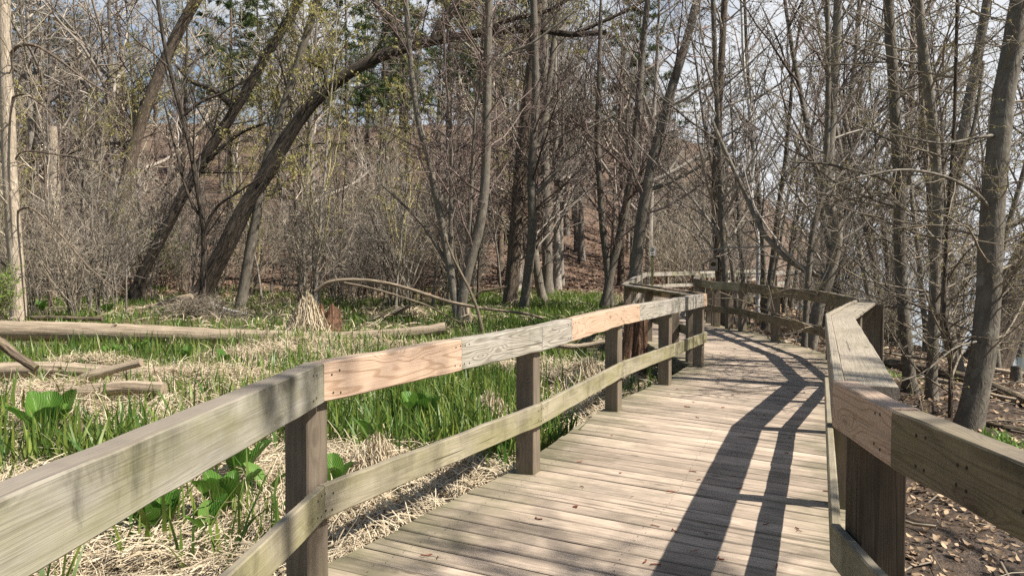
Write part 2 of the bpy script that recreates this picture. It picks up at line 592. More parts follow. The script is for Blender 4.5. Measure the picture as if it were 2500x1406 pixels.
# ------------------------------------------------------------------ boardwalk
LF = np.array([(-1.20, -1.6), (-.86, 3.52), (.22, 5.58), (1.15, 7.93), (2.02, 9.63), (2.87, 11.36), (2.86, 12.5), (2.68, 17.4), (3.9, 24.), (6.1, 35.), (9.3, 38.2), (18., 54.)])
RF = np.array([(1.08, -1.6), (1.19, 2.41), (1.25, 3.0), (2.82, 6.95), (4.35, 9.75), (4.92, 12.4), (5.05, 17.2), (4.74, 18.3), (5.15, 22.), (7.0, 29.5), (7.5, 31.), (10.6, 34.6), (19.5, 50.)])
TOPZ, BOTZ = 1.07, .886


def mitres(P, side):
    """outward offset vector of unit thickness at each vertex; side +1 right, -1 left of travel"""
    d = norm(np.diff(P, axis=0))
    nn = np.stack([d[:, 1], -d[:, 0]], 1) * side
    out = np.zeros_like(P)
    out[0], out[-1] = nn[0], nn[-1]
    for i in range(1, len(P) - 1):
        m = nn[i - 1] + nn[i]
        out[i] = m / (1 + nn[i - 1] @ nn[i])
    return out, nn


LM, LN = mitres(LF, -1)
RM, RN = mitres(RF, 1)


def board(parent, name, A, B, oA, oB, z0, z1, mat, label=None, i0=0.0, cham=.006, sag=.002):
    """a board between plan points A and B, thickness vectors oA/oB, inner face pushed out by i0 metres along them"""
    A, B, oA, oB = (np.asarray(v, float) for v in (A, B, oA, oB))
    L = np.linalg.norm(B - A)
    xd = (B - A) / L
    yd = np.array([-xd[1], xd[0]])
    n = max(3, int(L / .16) + 1)
    hgt = z1 - z0
    w = np.linalg.norm(oA)
    cs, cz = min(.3, cham / w), cham
    sec = [(0, cz), (0, hgt - cz), (cs, hgt), (1 - cs, hgt), (1, hgt - cz), (1, cz), (1 - cs, 0), (cs, 0)]
    V = []
    for q in range(n):
        f = q / (n - 1)
        a = A + (B - A) * f
        o = oA + (oB - oA) * f
        jz = rng.normal(0, sag, 2)
        js = rng.normal(0, .012, 8)
        for (s_, z_), j in zip(sec, js):
            p = a + o * (s_ + j * (0.3 if w > .05 else .5)) - A
            V.append((p @ xd, p @ yd, z_ + (jz[0] if z_ > hgt / 2 else jz[1])))
    F = []
    for q in range(n - 1):
        for k in range(8):
            k2 = (k + 1) % 8
            F.append((q * 8 + k, q * 8 + k2, q * 8 + 8 + k2, q * 8 + 8 + k))
    F.append(tuple(range(7, -1, -1)))
    F.append(tuple(range((n - 1) * 8, n * 8)))
    me = bpy.data.meshes.new(name)
    me.from_pydata(V, [], F)
    if (yd @ oA) < 0:
        pass
    me.update()
    o = obj(name, me, mat, parent)
    r = parent.location if parent is not None else Vector()
    o.matrix_local = Matrix.Translation(Vector((A[0], A[1], z0)) - r) @ Matrix.Rotation(math.atan2(xd[1], xd[0]), 4, 'Z')
    if label:
        o['label'] = label
    return o


def post(parent, P, d, z0, z1, w=.14, mat=None, label=None, name='post'):
    """square timber post, its long axis along local X"""
    mat = mat or M_post
    n = 7
    c = .007
    h = w / 2
    sec = [(-h, -h + c), (-h, h - c), (-h + c, h), (h - c, h), (h, h - c), (h, -h + c), (h - c, -h), (-h + c, -h)]
    V, F = [], []
    for q in range(n):
        for (a, b) in sec:
            V.append(((z1 - z0) * q / (n - 1), a + rng.normal(0, .0012), b + rng.normal(0, .0012)))
    for q in range(n - 1):
        for k in range(8):
            k2 = (k + 1) % 8
            F.append((q * 8 + k2, q * 8 + k, q * 8 + 8 + k, q * 8 + 8 + k2))
    F.append(tuple(range(8)))
    F.append(tuple(range(n * 8 - 1, (n - 1) * 8 - 1, -1)))
    me = bpy.data.meshes.new(name)
    me.from_pydata(V, [], F)
    me.update()
    o = obj(name, me, mat, parent)
    r = parent.location
    ang = math.atan2(d[1], d[0])
    rot = Matrix.Rotation(ang, 4, 'Z') @ Matrix.Rotation(-PI / 2, 4, 'Y')
    o.matrix_local = Matrix.Translation(Vector((P[0], P[1], z0)) - r) @ rot
    if label:
        o['label'] = label
    return o


def run(parent, P, Mt, spec, th, z0, z1, name, i0=0.):
    """boards along polyline segments; spec[i] = [(f_end, material, label), ...]"""
    for i, parts in spec.items():
        f0 = 0.
        for f1, mat, lab in parts:
            a, b = P[i] + (P[i + 1] - P[i]) * f0, P[i] + (P[i + 1] - P[i]) * f1
            oa, ob = Mt[i] + (Mt[i + 1] - Mt[i]) * f0, Mt[i] + (Mt[i + 1] - Mt[i]) * f1
            g = .0015
            dd = norm(b - a) * g
            board(parent, name, a + oa * i0 + dd, b + ob * i0 - dd, oa * th, ob * th, z0, z1, mat, lab)
            f0 = f1


left = thing('wooden_railing', 'timber railing on the marsh side of the boardwalk with patched pink and grey boards', 'railing', (LF[1][0], LF[1][1], 0))
run(left, LF, LM, {
    0: [(1., M_old, 'thick grey mossy beam with dark drip stains')],
    1: [(.52, M_pink, 'fresh pink board with knots and ring grain'), (1., M_grey, 'weathered grey board with wavy grain')],
    2: [(.287, M_grey, 'weathered grey board with wavy grain'), (1., M_pink, 'pale pink replacement board')],
    3: [(.28, M_pink, 'short pale pink replacement board'), (1., M_grey, None)],
    4: [(.88, M_grey, None), (1., M_pink, 'pink block at the corner')],
}, .09, BOTZ, TOPZ, 'rail_board')
run(left, LF, LM, {
    5: [(.5, M_pink, None), (1., M_dark, None)], 6: [(.35, M_pink, None), (1., M_dark, None)], 7: [(1., M_old, None)], 8: [(.93, M_grey, None), (1., M_pink, None)],
    9: [(.45, M_grey, None), (1., M_old, None)], 10: [(.2, M_grey, None), (.6, M_old, None), (1., M_grey, None)]}, .045, BOTZ, TOPZ, 'rail_board')
run(left, LF, LM, {5: [(1., M_dark, None)], 6: [(.6, M_dark, None), (1., M_old, None)], 7: [(1., M_old, None)], 8: [(1., M_grey, None)], 9: [(1., M_grey, None)], 10: [(1., M_grey, None)]}, .17, TOPZ - .075, TOPZ - .037, 'cap_board', i0=.047)
run(left, LF, LM, {0: [(1., M_low, 'mossy lower rail turning at the nearest post')], 1: [(1., M_low, 'greenish lower rail with white smears')], 2: [(1., M_low, None)], 3: [(.5, M_low, None), (1., M_low, None)],
                   4: [(1., M_low, None)], 5: [(1., M_dark, None)], 6: [(1., M_dark, None)], 7: [(1., M_old, None)], 8: [(1., M_grey, None)], 9: [(1., M_grey, None)], 10: [(1., M_grey, None)]}, .038, .35, .505, 'lower_rail')


def posts(parent, P, Nn, Mt, marks, capped, side):
    for i, f in marks:
        p = P[i] + (P[min(i + 1, len(P) - 1)] - P[i]) * f
        k = min(i, len(Nn) - 1)
        nn = Nn[k]
        d = norm(P[k + 1] - P[k])
        w = .14
        top = TOPZ - .078 if capped(i) else BOTZ - .002
        gz = float(ground_h(p[0], p[1])) - .25
        post(parent, p + nn * (.040 + w / 2), d, gz, top, w)


posts(left, LF, LN, LM, [(0, .35), (1, .0), (2, 0), (3, 0), (4, 0), (4, .97), (5, .45), (6, .1), (6, .52), (6, .97), (7, .35), (7, .68), (8, .02), (8, .22), (8, .42), (8, .62), (8, .8), (8, .97), (9, .4), (9, .9), (10, .1), (10, .23), (10, .36), (10, .5), (10, .65), (10, .8)],
      lambda i: i >= 5, -1)
# the doubled board beside the nearest post
pd = norm(LF[2] - LF[1])
pc = LF[1] + LN[1] * .11 + pd * .091
post(left, pc, pd, -.6, BOTZ - .002, .0385, M_post, name='post_shim')

right = thing('wooden_railing', 'timber railing on the lake side of the boardwalk with a wide flat cap board', 'railing', (RF[2][0], RF[2][1], 0))
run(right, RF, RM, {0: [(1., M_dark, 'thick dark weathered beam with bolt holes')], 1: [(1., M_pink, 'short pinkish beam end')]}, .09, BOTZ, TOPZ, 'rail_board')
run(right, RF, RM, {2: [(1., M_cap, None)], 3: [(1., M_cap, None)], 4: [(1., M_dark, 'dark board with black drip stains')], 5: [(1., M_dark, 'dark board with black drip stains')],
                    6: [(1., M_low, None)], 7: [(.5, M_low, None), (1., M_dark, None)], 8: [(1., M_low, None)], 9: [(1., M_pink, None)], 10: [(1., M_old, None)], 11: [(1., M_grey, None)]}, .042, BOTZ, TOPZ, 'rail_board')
run(right, RF, RM, {2: [(1., M_cap, 'wide flat grey cap board')], 3: [(1., M_cap, 'wide flat grey cap board')]}, .195, TOPZ - .062, TOPZ - .024, 'cap_board', i0=.044)
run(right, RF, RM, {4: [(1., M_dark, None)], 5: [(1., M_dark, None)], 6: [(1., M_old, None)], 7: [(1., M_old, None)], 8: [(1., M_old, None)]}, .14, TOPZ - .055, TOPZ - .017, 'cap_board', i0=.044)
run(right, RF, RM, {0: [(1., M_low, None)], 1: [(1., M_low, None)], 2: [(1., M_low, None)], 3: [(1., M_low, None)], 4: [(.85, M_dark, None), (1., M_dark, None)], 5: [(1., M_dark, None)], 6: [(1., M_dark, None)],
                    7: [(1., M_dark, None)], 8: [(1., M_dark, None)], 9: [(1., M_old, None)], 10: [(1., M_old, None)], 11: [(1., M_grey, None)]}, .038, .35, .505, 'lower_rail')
posts(right, RF, RN, RM, [(0, .2), (2, .47), (3, .0), (3, .5), (4, -.04), (4, .12), (5, -.06), (5, .53), (6, .02), (6, .5), (7, .0), (7, .1), (7, .35), (7, .7), (8, .0), (8, .25), (8, .5), (8, .75), (9, .0), (10, .0), (10, .3), (10, .7), (11, .1), (11, .3), (11, .5), (11, .7)],
      lambda i: 2 <= i <= 8, 1)
post(right, RF[2] + np.array([.115, -.12]), norm(RF[2] - RF[1]), -.7, BOTZ - .002, .165, M_dpost, 'dark split corner post')
pb = RF[4] + RM[4] * .235
post(right, pb + np.array([-.02, -.1]), norm(RF[4] - RF[3]), -.8, TOPZ - .064, .10, M_post, name='brace_post')


def screws(parent, P, Nn, marks, M_):
    m = MB()
    for i, f, zs in marks:
        p = P[i] + (P[i + 1] - P[i]) * f
        nn = Nn[i]
        dd = norm(P[i + 1] - P[i])
        for z in zs:
            for off in (-.025, .025):
                c = p - nn * .0015 + dd * (off + rng.normal(0, .004))
                cz = z + rng.normal(0, .006)
                V = [(c[0] + dd[0] * .0055 * math.cos(a), c[1] + dd[1] * .0055 * math.cos(a), cz + .0055 * math.sin(a)) for a in np.arange(8) * PI / 4]
                V = np.array(V) - np.array([parent.location.x, parent.location.y, parent.location.z])
                m.add(V, [(0, 1, 2, 3), (0, 3, 4, 5), (0, 5, 6, 7), (3, 2, 1, 0), (5, 4, 3, 0), (7, 6, 5, 0)])
    t = NT('screw_metal')
    m.build('screw_heads', t.done((.045, .036, .03), .5), parent, smooth_=False)['kind'] = 'stuff'


ZS = (.39, .47)
ZT = (.925, 1.03)
screws(left, LF, LN, [(0, .985, ZS), (1, .012, ZS), (1, .985, ZS), (2, .02, ZS), (2, .985, ZS), (3, .02, ZS), (3, .97, ZS), (4, .93, ZS), (1, .035, ZT), (1, .5, ZT), (1, .545, ZT), (2, .26, ZT), (2, .31, ZT), (2, .98, ZT), (0, .975, ZT), (3, .02, ZT), (3, .25, ZT)], None)
screws(right, RF, RN, [(0, .955, ZT), (1, .2, ZT), (0, .9, (.94, 1.0)), (0, .83, (.96,)), (4, .1, ZT), (4, .12, ZS), (5, .53, ZS), (5, .5, ZT)], None)


# deck of planks
def chain(P):
    P = np.asarray(P, float)
    s = np.concatenate([[0], np.cumsum(np.linalg.norm(np.diff(P, axis=0), axis=1))])
    return P, s


def on(ch, f):
    P, s = ch
    return np.array([np.interp(f * s[-1], s, P[:, 0]), np.interp(f * s[-1], s, P[:, 1])])


LD, RD = LF + LM * .235, RF + RM * .30
sections = [([LD[0], LD[1]], [RD[0] + np.array([0, -1.2]), RD[1] + np.array([0., -.12])]),
            ([LD[1], LD[2], LD[3], LD[4], LD[5]], [RD[1] + np.array([0., -.12]), RD[2], RD[3], RD[4]]),
            ([LD[5], LD[6], LD[7]], [RD[4], RD[5], RD[6]]),
            ([LD[7], LD[8], LD[9]], [RD[6], RD[7], RD[8], RD[9], RD[10]]),
            ([LD[9], LD[10], LD[11]], [RD[10], RD[11], RD[12]])]
dk = MB()
edge_vals = []
NL = 9
for Ls, Rs in sections:
    cl, cr = chain(Ls), chain(Rs)
    n = int((cl[1][-1] + cr[1][-1]) / 2 / .147)
    for q in range(n):
        f0, f1 = q / n, (q + 1) / n
        ln = (cl[1][-1] + cr[1][-1]) / 2
        gp = (.0042 + .003 * rng.random()) / ln
        c = [on(cl, f0 + gp), on(cr, f0 + gp), on(cr, f1 - gp), on(cl, f1 - gp)]
        ex0, ex1 = rng.normal(0, .012, 2)
        dz = rng.normal(-.003, .0022)
        r_ = rng.random()
        V, A = [], []
        du = norm(c[1] - c[0])
        length = np.linalg.norm(c[1] - c[0])
        for k in range(NL):
            f = k / (NL - 1)
            a = c[0] + (c[1] - c[0]) * f + du * (ex0 if k == 0 else ex1 if k == NL - 1 else 0)
            b = c[3] + (c[2] - c[3]) * f + du * (ex0 if k == 0 else ex1 if k == NL - 1 else 0)
            m = norm(b - a)
            z = dz + rng.normal(0, .0012)
            j0, j1 = rng.normal(0, .0012, 2)
            a, b = a + m * j0, b + m * j1
            for pt, zz in ((a, z - .04), (a, z - .005), (a + m * .005, z), (b - m * .005, z), (b, z - .005), (b, z - .04)):
                V.append((pt[0], pt[1], zz))
                edge_vals.append(abs(2 * f - 1))
        F, U = [], []
        for k in range(NL - 1):
            for e in range(5):
                F.append((k * 6 + e, k * 6 + 6 + e, k * 6 + 7 + e, k * 6 + 1 + e))
                u0, u1 = k / (NL - 1) * length, (k + 1) / (NL - 1) * length
                vv = [0, .04, .045, .135, .14, .18]
                U += [(u0 + r_ * 50, vv[e]), (u1 + r_ * 50, vv[e]), (u1 + r_ * 50, vv[e + 1]), (u0 + r_ * 50, vv[e + 1])]
        F += [(0, 1, 4, 5), (1, 2, 3, 4)]
        e0 = (NL - 1) * 6
        F += [(e0 + 5, e0 + 4, e0 + 1, e0), (e0 + 4, e0 + 3, e0 + 2, e0 + 1)]
        U += [(0, 0)] * 16
        dk.add(V, F, U, np.full(len(V), r_))
dm = dk.mesh('boardwalk_path', False)
ea = dm.attributes.new('edge', 'FLOAT', 'POINT')
ea.data.foreach_set('value', np.array(edge_vals, np.float32))
deck = tag(obj('boardwalk_path', dm, M_deck), kind='structure')
nh = MB()
NAILS = []
for Ls, Rs in sections[:3]:
    cl, cr = chain(Ls), chain(Rs)
    n = int((cl[1][-1] + cr[1][-1]) / 2 / .147)
    for q in range(n):
        for f in (.09, .5, .91):
            for g_ in (.25, .75):
                a = on(cl, (q + g_) / n)
                b = on(cr, (q + g_) / n)
                NAILS.append(np.append(a + (b - a) * (f + rng.normal(0, .004)), .0015))
NAILS = np.array(NAILS)
an = np.arange(8) * PI / 4
for p in NAILS[NAILS[:, 1] < 9]:
    ringv = np.stack([p[0] + .0042 * np.cos(an), p[1] + .0042 * np.sin(an), np.full(8, .0022)], 1)
    nh.add(ringv, [(0, 1, 2, 3), (0, 3, 4, 5), (0, 5, 6, 7)])
t = NT('rusty_nail')
M_nail = t.done((.05, .038, .03), .6)
nh.build('nail_heads', M_nail, deck)['kind'] = 'stuff'
# joists and rim under the planks
for P, Mt, nm in ((LF, LM, .19), (RF, RM, .255), (LF, LM, -.9)):
    for i in range(len(P) - 1):
        board(deck, 'joist', P[i] + Mt[i] * nm, P[i + 1] + Mt[i + 1] * nm, Mt[i] * .04, Mt[i + 1] * .04, -.27, -.046, M_dark)

# ------------------------------------------------------------------ growing trees
Z3 = np.array([0, 0, 1.])


def grow(rg, P, R, levels, rmin=.0035):
    """branches on branches; returns [(P, R, sides)] and the last level's tips"""
    out = []
    P, R = np.asarray(P, float), np.asarray(R, float)
    if P.ndim == 2:
        P, R = P[None], R[None]
    for (n, t0, t1, a0, a1, lf, up, pts, wob, rf, k) in levels:
        B, m, _ = P.shape
        plen = np.linalg.norm(np.diff(P, axis=1), axis=2).sum(axis=1)
        par = np.repeat(np.arange(B), n)
        tt = (np.tile(np.arange(n), B) + rg.random(B * n)) / n
        tq = t0 + (t1 - t0) * tt
        f = tq * (m - 1)
        i = np.minimum(f.astype(int), m - 2)
        fr = (f - i)[:, None]
        p0 = P[par, i] * (1 - fr) + P[par, i + 1] * fr
        tan = norm(P[par, i + 1] - P[par, i])
        rad = R[par, i] * (1 - fr[:, 0]) + R[par, i + 1] * fr[:, 0]
        v = rg.standard_normal((B * n, 3))
        v = norm(v - (v * tan).sum(1, keepdims=True) * tan)
        an = np.radians(rg.uniform(a0, a1, B * n))[:, None]
        d = norm(np.cos(an) * tan + np.sin(an) * v + up * Z3)
        L = plen[par] * lf * (1 - .5 * tt) * rg.uniform(.55, 1.3, B * n)
        Q = np.zeros((B * n, pts, 3))
        Q[:, 0] = p0
        for s_ in range(1, pts):
            d = norm(d + wob * rg.standard_normal(d.shape) + up * .25 * Z3)
            Q[:, s_] = Q[:, s_ - 1] + d * (L / (pts - 1))[:, None]
        r0 = np.maximum(np.minimum(rad * .8, rf * L + rmin), rmin)
        taper = np.linspace(1, .3, pts)[None]
        RR = np.maximum(r0[:, None] * taper, rmin * .7)
        out.append((Q, RR, k))
        P, R = Q, RR
    return out, P


#            n   t0   t1   ang     len  up   pts wob  rf    sides
ALDER = [(30, .18, .98, 45, 75, .24, .22, 7, .10, .011, 5), (8, .12, .98, 30, 65, .45, .12, 5, .16, .011, 3), (6, .1, .98, 30, 70, .45, .1, 4, .2, .012, 3), (2, .2, 1., 25, 60, .5, .05, 3, .2, .012, 3)]
OAK = [(18, .25, .98, 40, 75, .36, .15, 8, .17, .016, 6), (9, .12, .98, 30, 70, .42, .08, 6, .2, .014, 4), (7, .1, .98, 30, 70, .42, .05, 4, .22, .013, 3), (2, .2, 1., 25, 65, .5, .03, 3, .25, .012, 3)]
MID = [(26, .18, .98, 45, 75, .25, .22, 7, .11, .010, 5), (7, .12, .98, 30, 65, .46, .12, 5, .16, .010, 3), (5, .1, .98, 30, 70, .45, .1, 4, .2, .011, 3), (1, .2, 1., 25, 60, .6, .05, 3, .2, .012, 3)]
SHORE = [(20, .2, .98, 35, 70, .26, .25, 7, .11, .010, 5), (6, .12, .98, 30, 65, .46, .12, 5, .16, .009, 3), (5, .15, .98, 30, 65, .45, .08, 4, .2, .010, 3)]
SAPL = [(16, .15, .98, 35, 65, .26, .3, 6, .12, .009, 4), (6, .1, .98, 30, 60, .4, .15, 4, .18, .009, 3), (5, .15, 1., 25, 60, .45, .08, 3, .2, .01, 3)]
SHRUB = [(8, .12, .98, 20, 55, .48, .2, 6, .13, .008, 3), (5, .15, .98, 25, 60, .5, .1, 4, .18, .009, 3), (2, .2, 1., 25, 60, .5, .06, 3, .22, .01, 3)]
WILLOW = [(30, .3, .99, 35, 85, .17, .45, 8, .15, .010, 5), (8, .15, .98, 25, 60, .42, .15, 6, .16, .010, 3), (7, .1, .98, 25, 60, .42, .0, 4, .16, .010, 3), (3, .2, 1., 25, 60, .45, -.05, 3, .15, .010, 3)]
NEAR = [(34, .12, .98, 55, 95, .23, .06, 8, .10, .006, 5), (8, .15, .98, 35, 70, .40, .02, 6, .13, .007, 4), (5, .15, .98, 30, 65, .42, .0, 4, .18, .008, 3), (1, .2, 1., 30, 60, .6, .0, 3, .2, .009, 3)]


def specks(mb, rg, T, n, size, per=1, drop=0.):
    """small leaf- or cone-sized faces at twig ends"""
    if n <= 0:
        return
    idx = rg.integers(0, len(T), n)
    p = T[idx, rg.integers(1, T.shape[1], n)] + rg.normal(0, size * .4, (n, 3))
    d = norm(rg.standard_normal((n, 3)) + np.array([0, 0, drop]))
    L = size * rg.uniform(.6, 1.5, n)
    side = norm(np.cross(d, rg.standard_normal((n, 3))))
    P = np.stack([p, p + d * (L * .5)[:, None], p + d * L[:, None]], 1)
    Wd = np.stack([L * .12, L * .25, L * .06], 1)
    mb.strips(P, Wd, side)


def trunk_pts(rg, H, r, lean=.05, wob=.03, n=14, flare=.5):
    z = np.linspace(0, 1, n)
    d = rg.normal(0, lean, 2)
    off = np.cumsum(rg.normal(0, wob, (n, 2)), axis=0) * H / n
    P = np.zeros((n, 3))
    P[:, 0] = d[0] * z * H + off[:, 0] - off[0, 0]
    P[:, 1] = d[1] * z * H + off[:, 1] - off[0, 1]
    P[:, 2] = z * H
    P[0, 2] = -.25
    R = r * ((1 - z) ** .8 * .93 + .07) * (1 + flare * np.exp(-z * H / .3))
    return P, R


def make_tree(name, label, cat, group, stems, bk, tw, spec, seed, loc=(0, 0, 0), rmin=.0035, k=9, buds=None, limbs=(), limb_spec=None, limb_bk=None, rough=.03):
    """stems: [(P,R)] in local space; buds = (part name, material, count, size)"""
    rg = np.random.default_rng(seed)
    root = thing(name, label, cat, loc, group)
    tr, cr = MB(), MB()
    bd = MB()
    tips = []
    for P, R in stems:
        tr.tubes(P, R, k, rough)
        if spec:
            lv, tp = grow(rg, P, R, spec, rmin)
            for Q, RR, kk in lv:
                cr.tubes(Q, RR, kk)
            tips.append(tp)
    tr.build('trunk', bk, root)
    if limbs:
        for P, R in limbs:
            lm = MB()
            lm.tubes(P, R, 8, rough)
            lm.build('limb', limb_bk or bk, root)
            if limb_spec:
                lv, tp = grow(rg, P, R, limb_spec, rmin)
                for Q, RR, kk in lv:
                    cr.tubes(Q, RR, kk)
                tips.append(tp)
    if cr.n:
        cr.build('crown', tw, root)
    if buds:
        for tp in tips:
            specks(bd, rg, tp, int(buds[2] * len(tp) / sum(len(q) for q in tips)), buds[3], drop=buds[4] if len(buds) > 4 else 0)
        if bd.n:
            bd.build(buds[0], buds[1], root)['kind'] = 'stuff'
    return root


def px_path(pts, Y, w0, w1, n=26, dY=0.0, flare=.35, up=4.0):
    """trunk from photograph points (bottom to top) at depth Y; widths in pixels; goes on for UP metres past the last point"""
    m = len(pts)
    W3 = np.array([at(px, py, Y + dY * i / max(1, m - 1)) for i, (px, py) in enumerate(pts)])
    if up:
        d = norm(W3[-1] - W3[-2])
        W3 = np.vstack([W3, W3[-1] + d * up * .5 + Z3 * up * .05, W3[-1] + d * up * .9 + Z3 * up * .2])
    Q = spline(W3, n)
    L = np.concatenate([[0], np.cumsum(np.linalg.norm(np.diff(Q, axis=0), axis=1))])
    f = L / L[-1]
    ww = w0 + (w1 - w0) * np.minimum(1, f / (1 if not up else .85))
    if up:
        ww = np.where(f > .85, w1 * (1 - (f - .85) / .15 * .8), ww)
    R = ww / 2 * Y / FPX * (1 + flare * np.exp(-L / (.35 * w0 * Y / FPX + .05)))
    base = Q[0].copy()
    return base, Q - base, R


def base_depth(px, py):
    return hit(px, py)[1]


def ptree(name, label, cat, pts, w0, w1, bk, tw, spec, seed, Y=None, group=None, up=4., dY=0., limbs=(), limb_spec=None, buds=None, rmin=.004, k=12, n=28, flare=.35, more=(), limb_bk=None):
    """a tree traced from photograph points: its own distance comes from where its foot meets the ground"""
    Y = Y or base_depth(*pts[0])
    base, P, R = px_path(pts, Y, w0, w1, n, dY, flare, up)
    gz = float(ground_h(base[0], base[1]))
    drop = base[2] - gz
    if drop > -.3:                                   # sink the foot into the soil
        P[0] = P[0] + (P[0] - P[1]) * 0
        P = np.vstack([P[:1] + np.array([[0, 0, -max(.15, drop + .15)]]), P])
        R = np.concatenate([R[:1] * 1.05, R])
    stems = [(P, R)]
    for (q, a, b, up2) in more:
        bb, P2, R2 = px_path(q, Y, a, b, 22, 0, .1, up2)
        stems.append((P2 + (bb - base), R2))
    lb = []
    for (q, a, b, dy) in limbs:
        bb, P2, R2 = px_path(q, Y, a, b, 18, dy, 0, 0)
        lb.append((P2 + (bb - base), R2))
    return make_tree(name, label, cat, group, stems, bk, tw, spec, seed, base, rmin, k, buds, lb, limb_spec, limb_bk)


# --- the leaning willows and the pale trees on the left
ptree('willow_tree', 'big leaning willow with dark furrowed trunk arching right over the marsh', 'tree',
      [(478, 752), (505, 690), (548, 610), (600, 505), (655, 415), (715, 315), (770, 245), (835, 190), (915, 145), (1000, 115), (1080, 97), (1160, 83), (1300, 73), (1390, 85), (1480, 80)], 46, 12, B_willow, T_dark, WILLOW, 3, up=0, flare=.8, n=44, k=14,
      limbs=[([(1055, 105), (1080, 60), (1118, 5), (1150, -80)], 26, 16, 0), ([(985, 120), (960, 60), (925, 20), (880, -60)], 22, 12, 1), ([(800, 215), (792, 175), (770, 158), (755, 152)], 13, 5, 0), ([(1400, 84), (1480, 50), (1560, 10), (1620, -40)], 10, 6, 0),
             ([(1180, 80), (1240, 50), (1330, 30), (1420, -20)], 14, 7, -1)],
      limb_spec=[(12, .2, .98, 30, 75, .4, .15, 6, .15, .010, 4), (7, .1, .98, 30, 60, .4, 0, 4, .16, .010, 3), (5, .2, 1., 25, 60, .45, -.05, 3, .18, .01, 3)],
      buds=('catkins', L_bud, 5200, .085, -.6))
ptree('willow_tree', 'dark leaning willow behind and left of the big arching one', 'tree',
      [(335, 712), (352, 660), (405, 560), (455, 460), (505, 375), (560, 290), (605, 215), (660, 120), (715, 30), (745, -40)], 27, 21, B_willow, T_dark, WILLOW, 4, Y=37, flare=.5,
      limbs=[([(455, 470), (500, 400), (580, 330), (650, 300)], 16, 6, 0), ([(575, 265), (520, 220), (470, 200), (430, 160)], 18, 8, 1)], limb_spec=WILLOW[1:], buds=('catkins', L_bud, 2600, .085, -.6))
ptree('willow_tree', 'brown ridged willow leaning right near the left edge of the marsh', 'tree',
      [(270, 690), (285, 560), (310, 430), (345, 300), (390, 180), (440, 70), (490, -20)], 31, 24, B_brown, T_olive, WILLOW, 5, Y=43, buds=('catkins', L_bud, 4200, .10, -.5))
ptree('willow_tree', 'slimmer willow leaning right with yellowish twigs behind the big trunk', 'tree',
      [(588, 752), (605, 640), (628, 520), (650, 400), (690, 270), (735, 130), (775, 0)], 26, 16, B_grey, T_olive, WILLOW, 6, Y=33, buds=('catkins', L_bud, 3800, .09, -.6))
ptree('dead_tree', 'pale upright trunk at the left end of the long fallen log', 'tree',
      [(46, 795), (42, 700), (33, 560), (24, 420), (18, 250), (12, 100), (8, -30)], 36, 27, B_pale, T_tan, SAPL, 7, flare=.15, k=14, rmin=.005, limb_bk=B_brown,
      limbs=[([(25, 135), (45, 113), (85, 112), (135, 140), (205, 192), (280, 240)], 9, 3, -.5), ([(28, 240), (60, 232), (110, 262), (180, 330)], 6, 2, -1), ([(36, 520), (75, 508), (140, 565), (215, 650), (290, 715)], 6, 3, -1), ([(30, 400), (60, 370), (150, 380), (240, 395)], 5, 2, 0)],
      limb_spec=[(9, .15, .98, 30, 75, .3, .05, 5, .15, .009, 3), (6, .15, 1., 25, 60, .4, .0, 4, .2, .01, 3)])
ptree('dead_tree', 'pale broken-topped snag beside the upright pale trunk', 'tree',
      [(138, 725), (136, 640), (134, 520), (130, 400), (126, 310)], 40, 24, B_pale, T_tan, None, 8, up=0, k=12, flare=.2)
ptree('sapling', 'dark forked sapling in front of the leaning willow trunks', 'tree',
      [(492, 742), (497, 660), (498, 570), (485, 480), (468, 380), (445, 280), (420, 190), (400, 100), (385, 0)], 15, 8, B_willow, T_dark, SAPL, 9, Y=31, rmin=.005,
      limbs=[([(498, 560), (530, 505), (580, 470), (640, 430)], 9, 4, 0), ([(492, 530), (470, 500), (448, 440), (420, 330), (400, 250)], 8, 4, 0), ([(445, 285), (490, 250), (560, 220), (640, 170)], 9, 4, 0)], limb_spec=SAPL[1:])
# --- trees in the middle of the marsh
ptree('alder_tree', 'smooth grey alder with two long straight stems behind the pink rail board', 'tree',
      [(1122, 795), (1130, 720), (1150, 630), (1172, 545), (1184, 450), (1188, 330), (1190, 200), (1192, 80), (1195, -40)], 26, 17, B_grey, T_red, MID, 12, Y=25, buds=('cones', L_cone, 2600, .05), rmin=.0045,
      more=[([(1118, 790), (1105, 700), (1082, 560), (1065, 480), (1045, 380), (1022, 300), (1005, 180), (995, 60)], 20, 11, 4), ([(1138, 690), (1146, 560), (1153, 420), (1160, 290), (1170, 180)], 14, 6, 2), ([(1105, 690), (1100, 540), (1102, 400), (1098, 300), (1090, 180)], 12, 5, 3)],
      limbs=[([(1190, 165), (1160, 130), (1120, 90), (1085, 40)], 8, 4, 0), ([(1192, 180), (1240, 130), (1300, 105), (1400, 30)], 8, 4, 0), ([(1090, 640), (1040, 560), (985, 500), (930, 450)], 10, 4, 0)], limb_spec=ALDER[1:3])
ptree('alder_tree', 'rough dark trunk left of two smooth grey ones in the grass', 'tree',
      [(1243, 762), (1252, 660), (1262, 540), (1270, 420), (1282, 300), (1300, 150), (1312, 0)], 36, 24, B_brown, T_red, MID, 13, buds=('cones', L_cone, 2000, .06), rmin=.005, Y=31)
